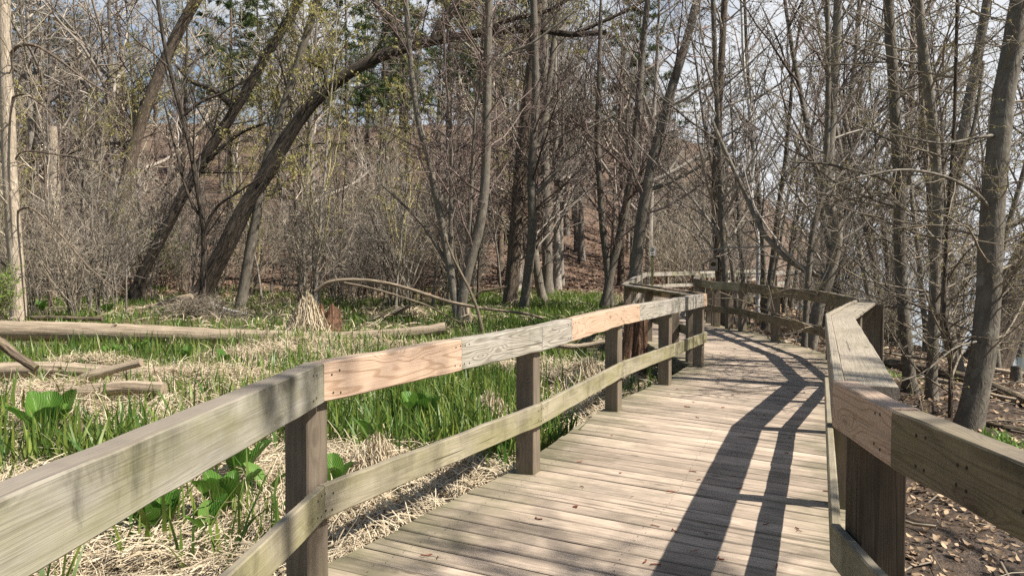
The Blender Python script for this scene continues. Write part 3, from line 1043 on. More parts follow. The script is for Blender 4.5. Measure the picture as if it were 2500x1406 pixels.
ptree('alder_tree', 'smooth grey trunk curving up beside the rough dark one', 'tree',
      [(1277, 765), (1290, 660), (1300, 560), (1298, 470), (1300, 380), (1308, 250), (1306, 120), (1302, -20)], 24, 15, B_grey, T_red, MID, 14, Y=30, buds=('cones', L_cone, 2600, .055), rmin=.005,
      limbs=[([(1300, 480), (1350, 430), (1420, 330), (1500, 280)], 10, 4, 0), ([(1298, 420), (1270, 390), (1235, 370), (1180, 370)], 7, 3, 0)], limb_spec=ALDER[1:3])
ptree('alder_tree', 'slim grey trunk with a bent foot in the grass before the leafy slope', 'tree',
      [(1328, 742), (1316, 690), (1304, 610), (1300, 520), (1296, 400), (1330, 280), (1350, 120)], 22, 12, B_grey, T_grey, MID, 15, Y=36, rmin=.005)
ptree('alder_tree', 'straight grey trunk at the foot of the leaf-covered slope', 'tree',
      [(1336, 708), (1336, 620), (1334, 530), (1330, 400), (1330, 250), (1328, 90)], 26, 18, B_grey, T_grey, MID, 16, Y=42, rmin=.006)
ptree('alder_tree', 'twin-stemmed grey alder leaning over the reeds left of the railing corner', 'tree',
      [(1478, 745), (1492, 660), (1512, 580), (1532, 480), (1548, 370), (1560, 230), (1572, 90), (1585, -40)], 22, 12, B_grey, T_red, MID, 17, Y=31, buds=('cones', L_cone, 2400, .055), rmin=.005,
      more=[([(1490, 745), (1484, 660), (1472, 560), (1465, 460), (1458, 340), (1462, 200)], 20, 9, 4)])
ptree('alder_tree', 'grey trunk rising behind the far railing corner with one limb reaching right', 'tree',
      [(1550, 690), (1558, 600), (1570, 510), (1588, 420), (1612, 320), (1642, 210), (1676, 100), (1705, -10)], 30, 17, B_grey, T_red, MID, 18, Y=28, rmin=.005,
      limbs=[([(1588, 462), (1620, 452), (1660, 432), (1700, 412), (1735, 380)], 12, 6, 0), ([(1575, 500), (1540, 400), (1530, 300), (1545, 200)], 10, 4, 0)], limb_spec=ALDER[1:3])
# --- behind and right of the boardwalk
ptree('alder_tree', 'reddish straight trunk that carries the bird feeder', 'tree',
      [(1762, 760), (1757, 690), (1750, 600), (1746, 500), (1748, 400), (1756, 250), (1764, 100), (1770, -20)], 20, 14, B_brown, T_grey, MID, 20, Y=21, rmin=.004, buds=('cones', L_cone, 1500, .04), flare=.1)
ptree('alder_tree', 'straight grey trunk just right of the feeder tree', 'tree',
      [(1773, 760), (1771, 690), (1766, 600), (1760, 500), (1757, 380), (1750, 250), (1744, 100), (1740, -20)], 15, 10, B_grey, T_grey, MID, 21, Y=20.3, rmin=.004, flare=.1)
ptree('birch_tree', 'thin white birch leaning between grey trunks beyond the dark rail', 'tree',
      [(1850, 700), (1851, 620), (1848, 560), (1836, 490), (1834, 440), (1842, 380), (1836, 310), (1824, 230), (1816, 160), (1812, 60)], 10, 6, B_birch, T_grey, SAPL, 22, Y=27, rmin=.005, flare=0)
ptree('alder_tree', 'grey trunk with a long bough bowed to the left beyond the dark rail', 'tree',
      [(1972, 880), (1996, 760), (2020, 690), (2040, 610), (2042, 560), (2022, 490), (2020, 420), (2030, 300), (2040, 150), (2046, 0)], 30, 16, B_grey, T_grey, MID, 23, Y=16.5, rmin=.004, buds=('cones', L_cone, 1600, .035),
      limbs=[([(2012, 676), (1975, 662), (1930, 638), (1895, 605), (1860, 565), (1835, 510), (1815, 465), (1780, 390), (1740, 300)], 16, 9, 1.0)], limb_spec=ALDER[1:3])
ptree('sapling', 'slender straight sapling crossing in front of the bowed bough', 'tree',
      [(1962, 870), (1968, 760), (1976, 640), (1985, 560), (2005, 480), (2018, 380), (2022, 200), (2020, 0)], 15, 9, B_grey, T_grey, SAPL, 24, Y=15.5, rmin=.0035)
NB = ('buds', L_goldbud, 2600, .022)
ptree('beech_tree', 'smooth grey trunk nearest the bend of the lake-side railing', 'tree',
      [(2222, 955), (2215, 860), (2204, 740), (2196, 600), (2196, 470), (2188, 330), (2180, 180), (2172, 60), (2168, -60)], 29, 21, B_grey, T_near, NEAR, 25, rmin=.0028, k=14, buds=NB, flare=.5,
      limbs=[([(2196, 480), (2160, 440), (2090, 418), (2010, 400), (1930, 395)], 9, 4, -.6)], limb_spec=NEAR[1:3])
ptree('beech_tree', 'grey trunk with a twin stem, second from the lake-side railing', 'tree',
      [(2274, 975), (2276, 880), (2280, 760), (2284, 620), (2290, 500), (2284, 380), (2270, 240), (2252, 110), (2240, -40)], 26, 19, B_grey, T_near, NEAR, 26, rmin=.0028, k=14, buds=NB, flare=.4,
      limbs=[([(2286, 640), (2310, 540), (2330, 470), (2380, 300), (2400, 150)], 16, 9, .4)], limb_spec=NEAR[1:3])
ptree('beech_tree', 'smooth grey trunk bending left at knee height behind the twin stems', 'tree',
      [(2345, 935), (2325, 850), (2305, 770), (2296, 690), (2300, 600), (2320, 480), (2345, 360), (2370, 230)], 34, 18, B_grey, T_near, NEAR[:3], 27, rmin=.003, Y=13.8)
ptree('beech_tree', 'stout smooth grey trunk leaning right, nearest to the lake-side beam', 'tree',
      [(2362, 1050), (2382, 960), (2400, 860), (2412, 740), (2418, 620), (2424, 500), (2436, 370), (2450, 240), (2474, 110), (2492, 0), (2505, -80)], 60, 37, B_grey, T_near, NEAR, 28, rmin=.0025, k=18, buds=('buds', L_goldbud, 3200, .02), flare=.25,
      limbs=[([(2420, 600), (2445, 560), (2480, 545), (2530, 520)], 18, 9, 0), ([(2422, 520), (2380, 470), (2300, 430), (2200, 415), (2090, 435)], 11, 4, -.8), ([(2440, 330), (2390, 335), (2300, 350), (2180, 330)], 9, 3, -.5), ([(2400, 830), (2330, 850), (2260, 905), (2200, 930)], 6, 2, -1.)], limb_spec=NEAR[1:3])
ptree('sapling', 'thin brown sapling standing left of the stout leaning trunk', 'tree',
      [(2320, 1035), (2321, 940), (2320, 840), (2305, 770), (2308, 640), (2318, 480), (2330, 300), (2335, 100)], 11, 6, B_brown, T_near, NEAR[:3], 29, Y=9.6, rmin=.0025, flare=0)
ptree('willow_tree', 'thick dark trunk leaning right at the water edge', 'tree',
      [(2400, 900), (2425, 850), (2460, 760), (2500, 670), (2550, 570), (2620, 440)], 95, 60, B_brown, T_near, NEAR[:3], 30, Y=16.5, rmin=.004, flare=.2)
ptree('broken_stump', 'short sawn grey stump beside the fallen logs near the right edge', 'stump',
      [(2480, 945), (2480, 925), (2481, 903), (2482, 894)], 27, 24, B_grey, T_tan, None, 31, Y=13, up=0, flare=.1)

for _q, (_x, _y, _l) in enumerate(((7.4, 1.0, 'bare spreading oak beyond the right edge that shades the nearest planks'),)):
    _P, _R = trunk_pts(np.random.default_rng(5 + _q), 12.5, .17, .03, .03, 16)
    make_tree('oak_tree', _l, 'tree', None, [(_P, _R)], B_brown, T_near, OAK, 33 + _q, (_x, _y, float(ground_h(_x, _y))), .007, 10, None)
# --- the wood behind: a few trees of each kind, each copied with its parts
B_wood = bark('pale_grey_wood_bark', (.27, .24, .20), (.12, .10, .082), (9., 3.), .7, .5, vary=.4)
lib = {}


def proto(key, name, label, cat, group, H, r, bk, tw, spec, seed, nst=1, buds=None, rmin=.0075, lean=.05, k=7, spread=.5):
    rg = np.random.default_rng(seed)
    stems = []
    for q in range(nst):
        P, R = trunk_pts(rg, H * rg.uniform(.75, 1.05) if nst > 1 else H, r, lean if nst == 1 else .22, .035 if nst == 1 else .06, 14 if nst == 1 else 9)
        if nst > 1:
            o = rg.normal(0, .16, 2)
            P[:, 0] += o[0]
            P[:, 1] += o[1]
        stems.append((P, R))
    lib.setdefault(key, []).append(make_tree(name, label, cat, group, stems, bk, tw, spec, seed + 100, (0, 0, -50), rmin, k, buds))


WOOD_A = [(28, .16, .98, 45, 75, .25, .22, 7, .10, .011, 4), (7, .12, .98, 30, 65, .46, .12, 5, .16, .011, 3), (4, .1, .98, 30, 70, .5, .1, 4, .2, .012, 3)]
WOOD_O = [(18, .22, .98, 40, 75, .37, .15, 8, .17, .016, 5), (8, .12, .98, 30, 70, .44, .08, 6, .2, .014, 3), (5, .1, .98, 30, 70, .46, .05, 4, .22, .013, 3)]
G_WOOD = 'bare trees of the wood behind the marsh'
L_WOOD = 'bare tall tree among many alike in the wood on the slope behind the marsh'
for q in range(3):
    proto('alder', 'alder_tree', L_WOOD, 'tree', G_WOOD, 16 + q, .17, (B_wood, B_brown, B_wood)[q], (T_red, T_grey, T_tan)[q], WOOD_A, 40 + q, buds=('cones', L_cone, 700, .11), rmin=.012)
for q in range(3):
    proto('oak', 'oak_tree', L_WOOD, 'tree', G_WOOD, 19 + q, .24, (B_wood, B_brown, B_wood)[q], (T_grey, T_tan, T_grey)[q], WOOD_O, 50 + q, rmin=.013)
G_SH = 'bare thicket shrubs of the marsh edge'
L_SH = 'leafless many-stemmed thicket shrub among many alike at the back of the marsh'
for q in range(4):
    proto('shrub', 'marsh_shrub', L_SH, 'shrub', G_SH, 3.6 + .7 * q, .022, B_grey, (T_tan, T_grey, T_grey, T_tan)[q], SHRUB[:2] + [(1, .2, 1., 25, 60, .6, .06, 3, .22, .01, 3)], 60 + q, nst=(8, 7, 9, 6)[q], rmin=.0095, k=4)
G_SAP = 'slender bare saplings of the marsh'
L_SAP = 'slender bare sapling among many alike standing in the marsh'
for q in range(4):
    proto('sapling', 'sapling', L_SAP, 'tree', G_SAP, 7.5 + q, .055, (B_wood, B_brown, B_wood, B_wood)[q], (T_grey, T_tan, T_red, T_olive)[q], SAPL, 70 + q, rmin=.005, lean=.12, buds=(None, None, None, ('catkins', L_bud, 900, .08))[q])
G_SHO = 'bare trees along the lake shore'
L_SHO = 'bare grey tree among many alike on the lake shore behind the right railing'
for q in range(3):
    proto('shore', 'shore_tree', L_SHO, 'tree', G_SHO, 12 + 1.5 * q, .11, B_grey, (T_grey, T_near, T_red)[q], SHORE, 80 + q, rmin=.0055, lean=.10, buds=(('buds', L_goldbud, 1800, .04), ('cones', L_cone, 1600, .05), ('cones', L_cone, 1800, .05))[q])


def pine(seed, H):
    rg = np.random.default_rng(seed)
    root = thing('pine_tree', 'tall dark green pine rising above the bare wood', 'tree', (0, 0, -50), 'pines above the bare wood')
    P, R = trunk_pts(rg, H, .26, .02, .01, 16)
    m = MB()
    m.tubes(P, R, 8, .03)
    lv, tp = grow(rg, P, R, [(64, .38, .985, 70, 100, .17, .10, 6, .08, .012, 4), (6, .3, 1., 30, 60, .35, .12, 4, .12, .012, 3)], .012)
    m.build('trunk', B_brown, root)
    c, nd = MB(), MB()
    for Q, RR, kk in lv:
        c.tubes(Q, RR, kk)
    c.build('branches', T_dark, root)
    n = len(tp) * 5
    idx = rg.integers(0, len(tp), n)
    ce = tp[idx, rg.integers(1, 4, n)]
    per = 9
    ce = np.repeat(ce, per, axis=0) + rg.normal(0, .07, (n * per, 3))
    d = norm(rg.standard_normal((n * per, 3)) + np.array([0, 0, .5]))
    L = rg.uniform(.18, .34, n * per)
    side = norm(np.cross(d, rg.standard_normal((n * per, 3))))
    nd.strips(np.stack([ce, ce + d * L[:, None]], 1), np.stack([L * .11, L * .03], 1), side)
    nd.build('needles', L_needle, root)
    return root


lib['pine'] = [pine(90, 22), pine(91, 25)]
used = {}


def place(key, x, y, sc=1.0, sink=.05, rz=None, **kw):
    i = int(rng.integers(0, len(lib[key])))
    pr = lib[key][i]
    loc = (x, y, float(ground_h(x, y)) - sink)
    rz = rng.uniform(0, 2 * PI) if rz is None else rz
    if (key, i) not in used:
        used[(key, i)] = 1
        pr.location = loc
        pr.rotation_euler = (0, 0, rz)
        pr.scale = (sc, sc, sc)
        for k_, v in kw.items():
            pr[k_] = v
        return pr
    return dup(pr, loc, rz, sc, **kw)


def near_path(x, y, d=1.2):
    lx = np.interp(y, LF[:, 1], LF[:, 0])
    rx = np.interp(y, RF[:, 1], RF[:, 0])
    return lx - d < x < rx + d


def scatter(n, y0, y1, a0, a1, ok, mind, pw=1.0):
    pts = []
    tries = 0
    while len(pts) < n and tries < n * 60:
        tries += 1
        y = y0 + (y1 - y0) * rng.random() ** pw
        x = rng.uniform(a0, a1) * y
        if near_path(x, y) or not ok(x, y):
            continue
        if all((x - q[0]) ** 2 + (y - q[1]) ** 2 > mind * mind for q in pts):
            pts.append((x, y))
    return pts


def shore(y):
    return float(np.interp(y, SHORE_Y, SHORE_X))


for x, y in scatter(135, 43, 110, -.74, .20, lambda x, y: x < shore(y) - 3 and not (y < 70 and (-.24 < x / y < -.07 or -.42 < x / y < -.3)), 2.4, 1.2):
    place('oak' if rng.random() < .42 else 'alder', x, y, rng.uniform(.75, 1.15))
for x, y in scatter(22, 46, 90, .15, .30, lambda x, y: x < shore(y) - 3, 3.):
    place('alder', x, y, rng.uniform(.5, .8))
for x, y in scatter(20, 36, 66, .205, .30, lambda x, y: x < shore(y) - 2, 1.8):
    place('shrub', x, y, rng.uniform(.9, 1.5))
clear = lambda x, y: not (y < 37 and -.50 < x / y < -.28) and not (y < 30 and -.14 < x / y)
for x, y in scatter(60, 27, 46, -.72, .20, lambda x, y: (x < .02 * y or y > 50) and clear(x, y), 1.5):
    place('sapling', x, y, rng.uniform(.7, 1.25))
for x, y in scatter(88, 25, 56, -.74, .22, lambda x, y: (x < -.04 * y or x > .2 * y) and clear(x, y), 1.3):
    place('shrub', x, y, rng.uniform(.7, 1.3))
for x, y in scatter(26, 17, 60, .22, .66, lambda x, y: x < shore(y) - .8 and x > np.interp(y, RF[:, 1], RF[:, 0]) + 1.4, 1.5, .8):
    place('shore', x, y, rng.uniform(.7, 1.2))
for x, y in scatter(11, 18, 45, .2, .5, lambda x, y: x < shore(y) - 1 and x > np.interp(y, RF[:, 1], RF[:, 0]) + .8, 1.3):
    place('shrub', x, y, rng.uniform(.45, .8), label='low leafless shrub among a few alike on the shore beyond the dark rail', group='shore shrubs')
for x, y in scatter(9, 13, 25, .47, .66, lambda x, y: x < shore(y) - .7, 1.2):
    place('shore', x, y, rng.uniform(.5, .8))
for x, y in scatter(7, 12, 24, .45, .66, lambda x, y: x < shore(y) - .7, 1.2):
    place('shrub', x, y, rng.uniform(.5, .8), label='low leafless shrub among a few alike on the shore beyond the dark rail', group='shore shrubs')
for px, y, sc in ((60, 95, .9), (190, 80, .85), (560, 68, 1.), (640, 90, 1.05), (850, 56, .85), (925, 66, 1.), (1090, 58, .95), (1000, 76, 1.1), (1190, 70, 1.05), (1330, 68, 1.05), (1560, 62, .95)):
    p = at(px, 500, y)
    place('pine', p[0], y, sc)

# ------------------------------------------------------------------ logs and fallen branches
B_limb = bark('weathered_limb_bark', (.32, .255, .18), (.11, .082, .058), (18., 2.), .8, .7, vary=.12)


def log(name, label, pts, w0, w1, Y, mat, k=14, rough=.02, dY=0., n=24, stubs=()):
    if Y is None:                       # lying on the soil, foot of the log seen at these pixels
        H = [hit(*q) for q in pts]
        rr = [(w0 + (w1 - w0) * i / (len(pts) - 1)) / 2 * h_[1] / FPX for i, h_ in enumerate(H)]
        Q = spline([(h_[0], h_[1], h_[2] + q * .75, q) for h_, q in zip(H, rr)], n)
        base, R = Q[0, :3].copy(), Q[:, 3]
        P = Q[:, :3] - base
        Y = base[1]
    else:
        base, P, R = px_path(pts, Y, w0, w1, n, dY, 0, 0)
    m = MB()
    R = R * (1 + .05 * np.sin(np.linspace(0, 9, n) + Y) + .035 * rng.standard_normal(n))
    m.tubes(P, R, k, rough, cap=True)
    root = thing(name, label, 'log' if 'log' in name else 'branch', base)
    m.build('stem', mat, root)
    for q, a, b in stubs:
        bb, P2, R2 = px_path(q, Y, a, b, 10, 0, 0, 0)
        s_ = MB()
        s_.tubes(P2 + (bb - base), R2, 6, .03, cap=True)
        s_.build('branch_stub', mat, root)
    return root


log('fallen_log', 'long pale barkless log lying across the marsh', [(-60, 807), (150, 809), (350, 815), (560, 822), (760, 826), (900, 822), (1010, 813), (1088, 801)], 52, 28, 18.3, B_log, 16, .03, dY=.6, n=40, stubs=[([(268, 812), (275, 798), (285, 790)], 10, 6), ([(640, 822), (652, 808), (655, 800)], 9, 5)])
log('fallen_log', 'straw-covered log lying left of the pale short limb', [(-30, 905), (80, 902), (190, 905), (290, 912), (420, 918)], 36, 40, 12.1, B_log, dY=-.2)
log('fallen_log', 'half-buried pale log below the leaning pale limb', [(20, 968), (120, 965), (220, 955), (320, 945), (400, 950)], 32, 36, 10.3, B_log)
log('fallen_limb', 'pale barkless limb propped on the straw-covered log', [(182, 934), (225, 916), (275, 902), (345, 884)], 25, 20, 10.7, B_log, 10)
log('fallen_limb', 'dark grey limb slanting down from the left edge', [(-30, 822), (8, 842), (40, 868), (88, 900)], 28, 20, 11.2, B_darklog, 10)
log('fallen_limb', 'curved pale limb lying at the foot of the big leaning willow', [(362, 752), (395, 742), (430, 730), (470, 724)], 11, 15, 32, B_log, 8)
log('fallen_limb', 'white birch limb sloping down right from the big willow foot', [(514, 740), (550, 755), (600, 766), (642, 775)], 9, 6, 31, B_birch, 8)
log('fallen_log', 'dark patchy log in the grass behind the pale trunk', [(60, 778), (130, 776), (200, 778), (250, 778)], 13, 10, 24.5, B_darklog, 8)
log('fallen_limb', 'long dead bough arching over the grass to the pink rail board', [(768, 712), (800, 690), (845, 683), (900, 685), (960, 695), (1020, 712), (1090, 735), (1150, 748), (1220, 758), (1280, 765), (1326, 777)], 9, 7, 22, B_limb, 8, n=40,
    stubs=[([(975, 695), (985, 665), (994, 640)], 3, 1.5), ([(1005, 705), (1020, 680), (1040, 630)], 3, 1.5)])
log('fallen_limb', 'thinner dead bough drooping below the arching one', [(840, 690), (900, 702), (970, 722), (1040, 745), (1080, 765), (1120, 785), (1172, 808)], 5, 4, 22.6, B_limb, 6, n=30)
log('dead_branch', 'bare dead stick leaning left in front of the grey alder stems', [(1178, 812), (1168, 765), (1150, 715), (1130, 675), (1108, 632), (1095, 600), (1088, 578)], 9, 4, 20, B_limb, 8, n=24, stubs=[([(1120, 655), (1112, 620), (1106, 575)], 3, 2)])
log('fallen_limb', 'dark broken limb lying in the green iris right of the stump', [(895, 782), (930, 772), (965, 764), (1005, 745)], 11, 6, 25, B_darklog, 8, stubs=[([(960, 766), (990, 772), (1030, 762)], 6, 2)])
log('fallen_limb', 'crooked dark limb left of the rough trunk', [(1145, 735), (1175, 712), (1205, 706), (1238, 700)], 6, 4, 28, B_darklog, 6)
log('fallen_limb', 'pale limb lying in front of the dark stump beside the boardwalk', [(1340, 838), (1400, 846), (1470, 836), (1560, 822)], 15, 9, 13.2, B_log, 10)
log('fallen_log', 'mossy brown log under the smooth grey trunks on the shore', [(2110, 884), (2190, 900), (2280, 915), (2370, 937), (2440, 962), (2520, 997)], 25, 27, None, B_darklog, 12)
log('fallen_log', 'pale thinner log in front of the mossy one on the shore', [(2255, 928), (2340, 945), (2420, 970), (2470, 983), (2540, 995)], 13, 17, None, B_log, 10)
log('fallen_log', 'grey log lying farther back by the water behind the shore trunks', [(2330, 896), (2400, 904), (2460, 916), (2530, 928)], 13, 16, None, B_log, 8)
log('fallen_log', 'dark rotten log right of the stout leaning trunk', [(2395, 1036), (2440, 1048), (2480, 1056), (2540, 1068)], 15, 20, None, B_darklog, 10)
log('fallen_limb', 'white fallen stick on the muddy bank beyond the cap board', [(2120, 800), (2150, 806), (2195, 799), (2240, 812)], 6, 4, None, B_birch, 6)
log('fallen_log', 'brown log beyond the boardwalk foot of the dark rail', [(1900, 850), (1925, 840), (1975, 835), (2000, 838)], 14, 12, None, B_log, 8)
log('fallen_limb', 'thin pale limb on the leaves behind the cap board', [(2120, 858), (2170, 850), (2230, 842)], 6, 4, None, B_log, 6)

# --- rotten stumps
def stump(name, label, pts, w0, w1, Y, mat, seed):
    base, P, R = px_path(pts, Y, w0, w1, 10, 0, .25, 0)
    rg = np.random.default_rng(seed)
    root = thing(name, label, 'stump', base)
    m = MB()
    k = 18
    T = np.arange(k) * 2 * PI / k
    fl = 1 + .16 * np.sin(T * 5 + 1) + rg.normal(0, .06, k)
    V = []
    for i, (p, r) in enumerate(zip(P, R)):
        for j in range(k):
            V.append((p[0] + math.cos(T[j]) * r * fl[j], p[1] + math.sin(T[j]) * r * fl[j], p[2] + (rg.normal(0, .08) + .05 if i == len(P) - 1 else 0) - (.3 if i == 0 else 0)))
    n = len(P)
    for j in range(k):       # hollow broken top
        V.append((P[-1][0] + math.cos(T[j]) * R[-1] * fl[j] * .6, P[-1][1] + math.sin(T[j]) * R[-1] * fl[j] * .6, P[-1][2] - .18 + rg.normal(0, .04)))
    V.append((P[-1][0], P[-1][1], P[-1][2] - .25))
    F, U = [], []
    for i in range(n):
        for j in range(k):
            j2 = (j + 1) % k
            F.append((i * k + j, i * k + j2, i * k + k + j2, i * k + k + j))
            U += [(j * .09, i * .12), (j * .09 + .09, i * .12), (j * .09 + .09, i * .12 + .12), (j * .09, i * .12 + .12)]
    c = (n + 1) * k
    for j in range(0, k, 2):
        F.append((n * k + j, n * k + (j + 1) % k, n * k + (j + 2) % k, c))
        U += [(0, 0), (.1, 0), (.1, .1), (0, .1)]
    m.add(V, F, U)
    m.build('stem', mat, root, smooth_=False)
    return root


stump('broken_stump', 'broken reddish stump beside the tall straw tussock', [(800, 822), (802, 790), (803, 758)], 58, 50, 19.6, B_rot, 1)
stump('rotten_stump', 'dark rotten stump under the rail beside the boardwalk', [(1542, 905), (1548, 850), (1552, 800), (1553, 762)], 62, 46, 11.9, B_rot, 2)
stump('broken_stump', 'pale splintered stump at the foot of the grey alder stems', [(1148, 812), (1142, 780), (1136, 752)], 34, 16, 24, B_log, 3)

# ------------------------------------------------------------------ bird feeder and sign
def box(mb, c, s, R=None):
    c, s = np.asarray(c, float), np.asarray(s, float) / 2
    V = np.array([(x, y, z) for x in (-1, 1) for y in (-1, 1) for z in (-1, 1)], float) * s
    if R is not None:
        V = V @ np.array(R).T
    mb.add(V + c, [(0, 1, 3, 2), (4, 6, 7, 5), (0, 4, 5, 1), (2, 3, 7, 6), (0, 2, 6, 4), (1, 5, 7, 3)])


fp = at(1737, 653, 20.6)
feeder = thing('bird_feeder', 'weathered wooden bird feeder with slanted roof and round side hole', 'bird feeder', fp)
feeder.rotation_euler = (0, 0, math.radians(-18))
feeder.scale = (1.35, 1.35, 1.15)
M_feed = wood('feeder_timber', (.40, .33, .25), (.24, .19, .14), ring=.3, fiber=.4, blotch=.3)
t = NT('painted_inner_shade')
M_inner_shade = t.done((.012, .011, .01), .9)  # near-black colour stands in for shade inside the feeder
m = MB()
box(m, (-.06, 0, -.07), (.36, .26, .025))
m.build('floor_board', M_feed, feeder, smooth_=False)
# side panel with a round hole: ring of quads between hole and outline
m = MB()
N8 = 24
V = []
for k_, yy in ((0, -.125), (1, -.105)):
    for q in range(N8):
        a = 2 * PI * q / N8
        V.append((.045 + .052 * math.cos(a), yy, .075 + .052 * math.sin(a)))
    for q in range(N8):
        a = 2 * PI * q / N8
        ca, sa = math.cos(a), math.sin(a)
        s_ = 1 / max(abs(ca) / .085, abs(sa) / .135)
        V.append((.045 + s_ * ca, yy, .075 + s_ * sa))
F = []
for q in range(N8):
    q2 = (q + 1) % N8
    F += [(q, q2, N8 + q2, N8 + q), (2 * N8 + q, 3 * N8 + q, 3 * N8 + q2, 2 * N8 + q2), (q, 2 * N8 + q, 2 * N8 + q2, q2), (N8 + q, N8 + q2, 3 * N8 + q2, 3 * N8 + q)]
m.add(V, F)
m.build('side_panel', M_feed, feeder, smooth_=False)
m = MB()
box(m, (.045, .11, .075), (.17, .02, .27))
m.build('side_panel', M_feed, feeder, smooth_=False)
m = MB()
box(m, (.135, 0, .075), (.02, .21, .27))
m.build('back_panel', M_inner_shade, feeder, smooth_=False)
m = MB()
ca, sa = math.cos(-.62), math.sin(-.62)
box(m, (-.045, 0, .165), (.38, .31, .022), [[ca, 0, sa], [0, 1, 0], [-sa, 0, ca]])
m.build('roof', M_feed, feeder, smooth_=False)
for yy in (-.1, .1):
    m = MB()
    box(m, (-.16, yy, -.0), (.022, .022, .13))
    m.build('corner_post', M_feed, feeder, smooth_=False)

sp = at(1593, 668, 30.5)
gz = float(ground_h(sp[0], sp[1]))
sign = thing('trail_sign', 'small pale grey trail sign with a circled symbol on a wooden post', 'sign', (sp[0], sp[1], gz))
m = MB()
top = at(1593, 596, 30.5)[2] - gz
box(m, (0, .03, top / 2 - .1), (.09, .05, top - .1))
m.build('post', M_post, sign, smooth_=False)
t = NT('sign_face')
M_sign = t.done(t.mix(t.ramp(t.noise(t.obj(), 6., 3), .4, .7), (.50, .50, .48), (.36, .36, .34)), .5)
t = NT('sign_ink')
M_ink = t.done((.05, .05, .052), .6)
m = MB()
zc = at(1593, 614, 30.5)[2] - gz
box(m, (0, -.012, zc), (.21, .012, .31))
m.build('sign_board', M_sign, sign, smooth_=False)
m = MB()
a = np.linspace(0, 2 * PI, 25)
ring = np.stack([.066 * np.cos(a), np.full(25, -.022), zc + .07 + .066 * np.sin(a)], 1)
m.tubes(ring, np.full(25, .007), 5)
box(m, (-.005, -.021, zc + .066), (.016, .006, .085))
box(m, (.02, -.021, zc + .04), (.04, .006, .014))
box(m, (0, -.021, zc - .07), (.13, .004, .012))
box(m, (0, -.021, zc - .10), (.10, .004, .012))
m.build('symbol', M_ink, sign, smooth_=False)


# ------------------------------------------------------------------ grass, straw, leaves
def blades(n, x, y, h, wd, lean, npt=4, base_z=None, curl=.35):
    z = ground_h(x, y) if base_z is None else base_z
    a = rng.uniform(0, 2 * PI, n)
    d = np.stack([np.cos(a), np.sin(a), np.zeros(n)], 1)
    b0 = np.stack([x, y, z - .03], 1)
    ln = rng.uniform(0, lean, n)
    u = np.linspace(0, 1, npt)
    P = b0[:, None, :] + d[:, None, :] * (ln * h)[:, None, None] * (u ** 1.6)[None, :, None] + Z3[None, None] * (h[:, None] * (u - curl * ln[:, None] * u ** 2))[..., None]
    side = np.stack([-np.sin(a + rng.normal(0, .6, n)), np.cos(a + rng.normal(0, .6, n)), np.zeros(n)], 1)
    prof = np.array([.8, 1., .75, .08]) if npt == 4 else np.linspace(1, .1, npt)
    return P, wd[:, None] * prof[None], side


def left_of_deck(x, y):
    lx = np.interp(y, LD[:, 1], LD[:, 0])
    return x < lx - .08


iris = MB()


def iris_patch(ncl, xr, yr, thr, hmin, hmax, per, wd, seed, spread=.10):
    x = rng.uniform(*xr, ncl)
    y = rng.uniform(*yr, ncl)
    dens = vnoise(x * .55, y * .55, seed) + .5 * vnoise(x * 1.7, y * 1.7, seed + 1)
    k_ = (dens > thr) & left_of_deck(x, y) & (np.abs(x) < y * .70 + 1)
    x, y = x[k_], y[k_]
    n = len(x) * per
    xx = np.repeat(x, per) + rng.normal(0, spread, n)
    yy = np.repeat(y, per) + rng.normal(0, spread, n)
    k_ = left_of_deck(xx, yy)
    xx, yy = xx[k_], yy[k_]
    n = len(xx)
    h = rng.uniform(hmin, hmax, n)
    iris.strips(*blades(n, xx, yy, h, np.full(n, wd) * rng.uniform(.6, 1.35, n), .62))


iris_patch(1500, (-7, .6), (2.2, 10), .28, .25, .60, 6, .0115, 3)
iris_patch(650, (-7.5, -2.4), (4.0, 9.5), -.05, .28, .68, 6, .0125, 13)
iris_patch(900, (-2.6, .3), (7.0, 12), -.2, .28, .58, 7, .012, 4, .12)
iris_patch(4200, (-16, 2.2), (10, 20), -.25, .22, .58, 4, .0125, 5, .2)
iris_patch(3800, (-24, 5), (20, 44), -.10, .22, .45, 7, .017, 6, .25)
iris_patch(1800, (-2.5, 5.5), (20, 43), -.25, .22, .45, 8, .017, 7, .25)
iris.build('iris_grass', L_iris)
tag(bpy.data.objects['iris_grass'], 'tall green iris blades growing through the straw', 'grass', kind='stuff')

straw = MB()


def straw_bed(n, x, y, z, lmin, lmax, wd, flat=.35, arch=.10):
    a = PI * 1.5 * vnoise(x * .9, y * .9, 51) + rng.normal(0, .55, n) + PI * (rng.random(n) < .12) * .5
    L = rng.uniform(lmin, lmax, n)
    tilt = rng.normal(0, flat, n)
    d = np.stack([np.cos(a), np.sin(a), tilt], 1)
    u = np.linspace(0, 1, 4)
    bend = rng.normal(0, .22, n)
    pr = np.stack([-np.sin(a), np.cos(a), np.zeros(n)], 1)
    c = np.stack([x, y, z], 1)
    P = c[:, None] + d[:, None] * (L[:, None] * (u - .5))[..., None] + pr[:, None] * (bend[:, None] * L[:, None] * (u - .5) ** 2)[..., None] + Z3 * ((rng.uniform(0, 1, n) * arch)[:, None] * (1 - (2 * u - 1) ** 2))[..., None]
    side = norm(pr + Z3 * rng.normal(0, .5, n)[:, None])
    straw.strips(P, np.full((n, 4), 1.) * (wd * rng.uniform(.6, 1.3, n))[:, None] * np.array([.8, 1, 1, .4]), side)


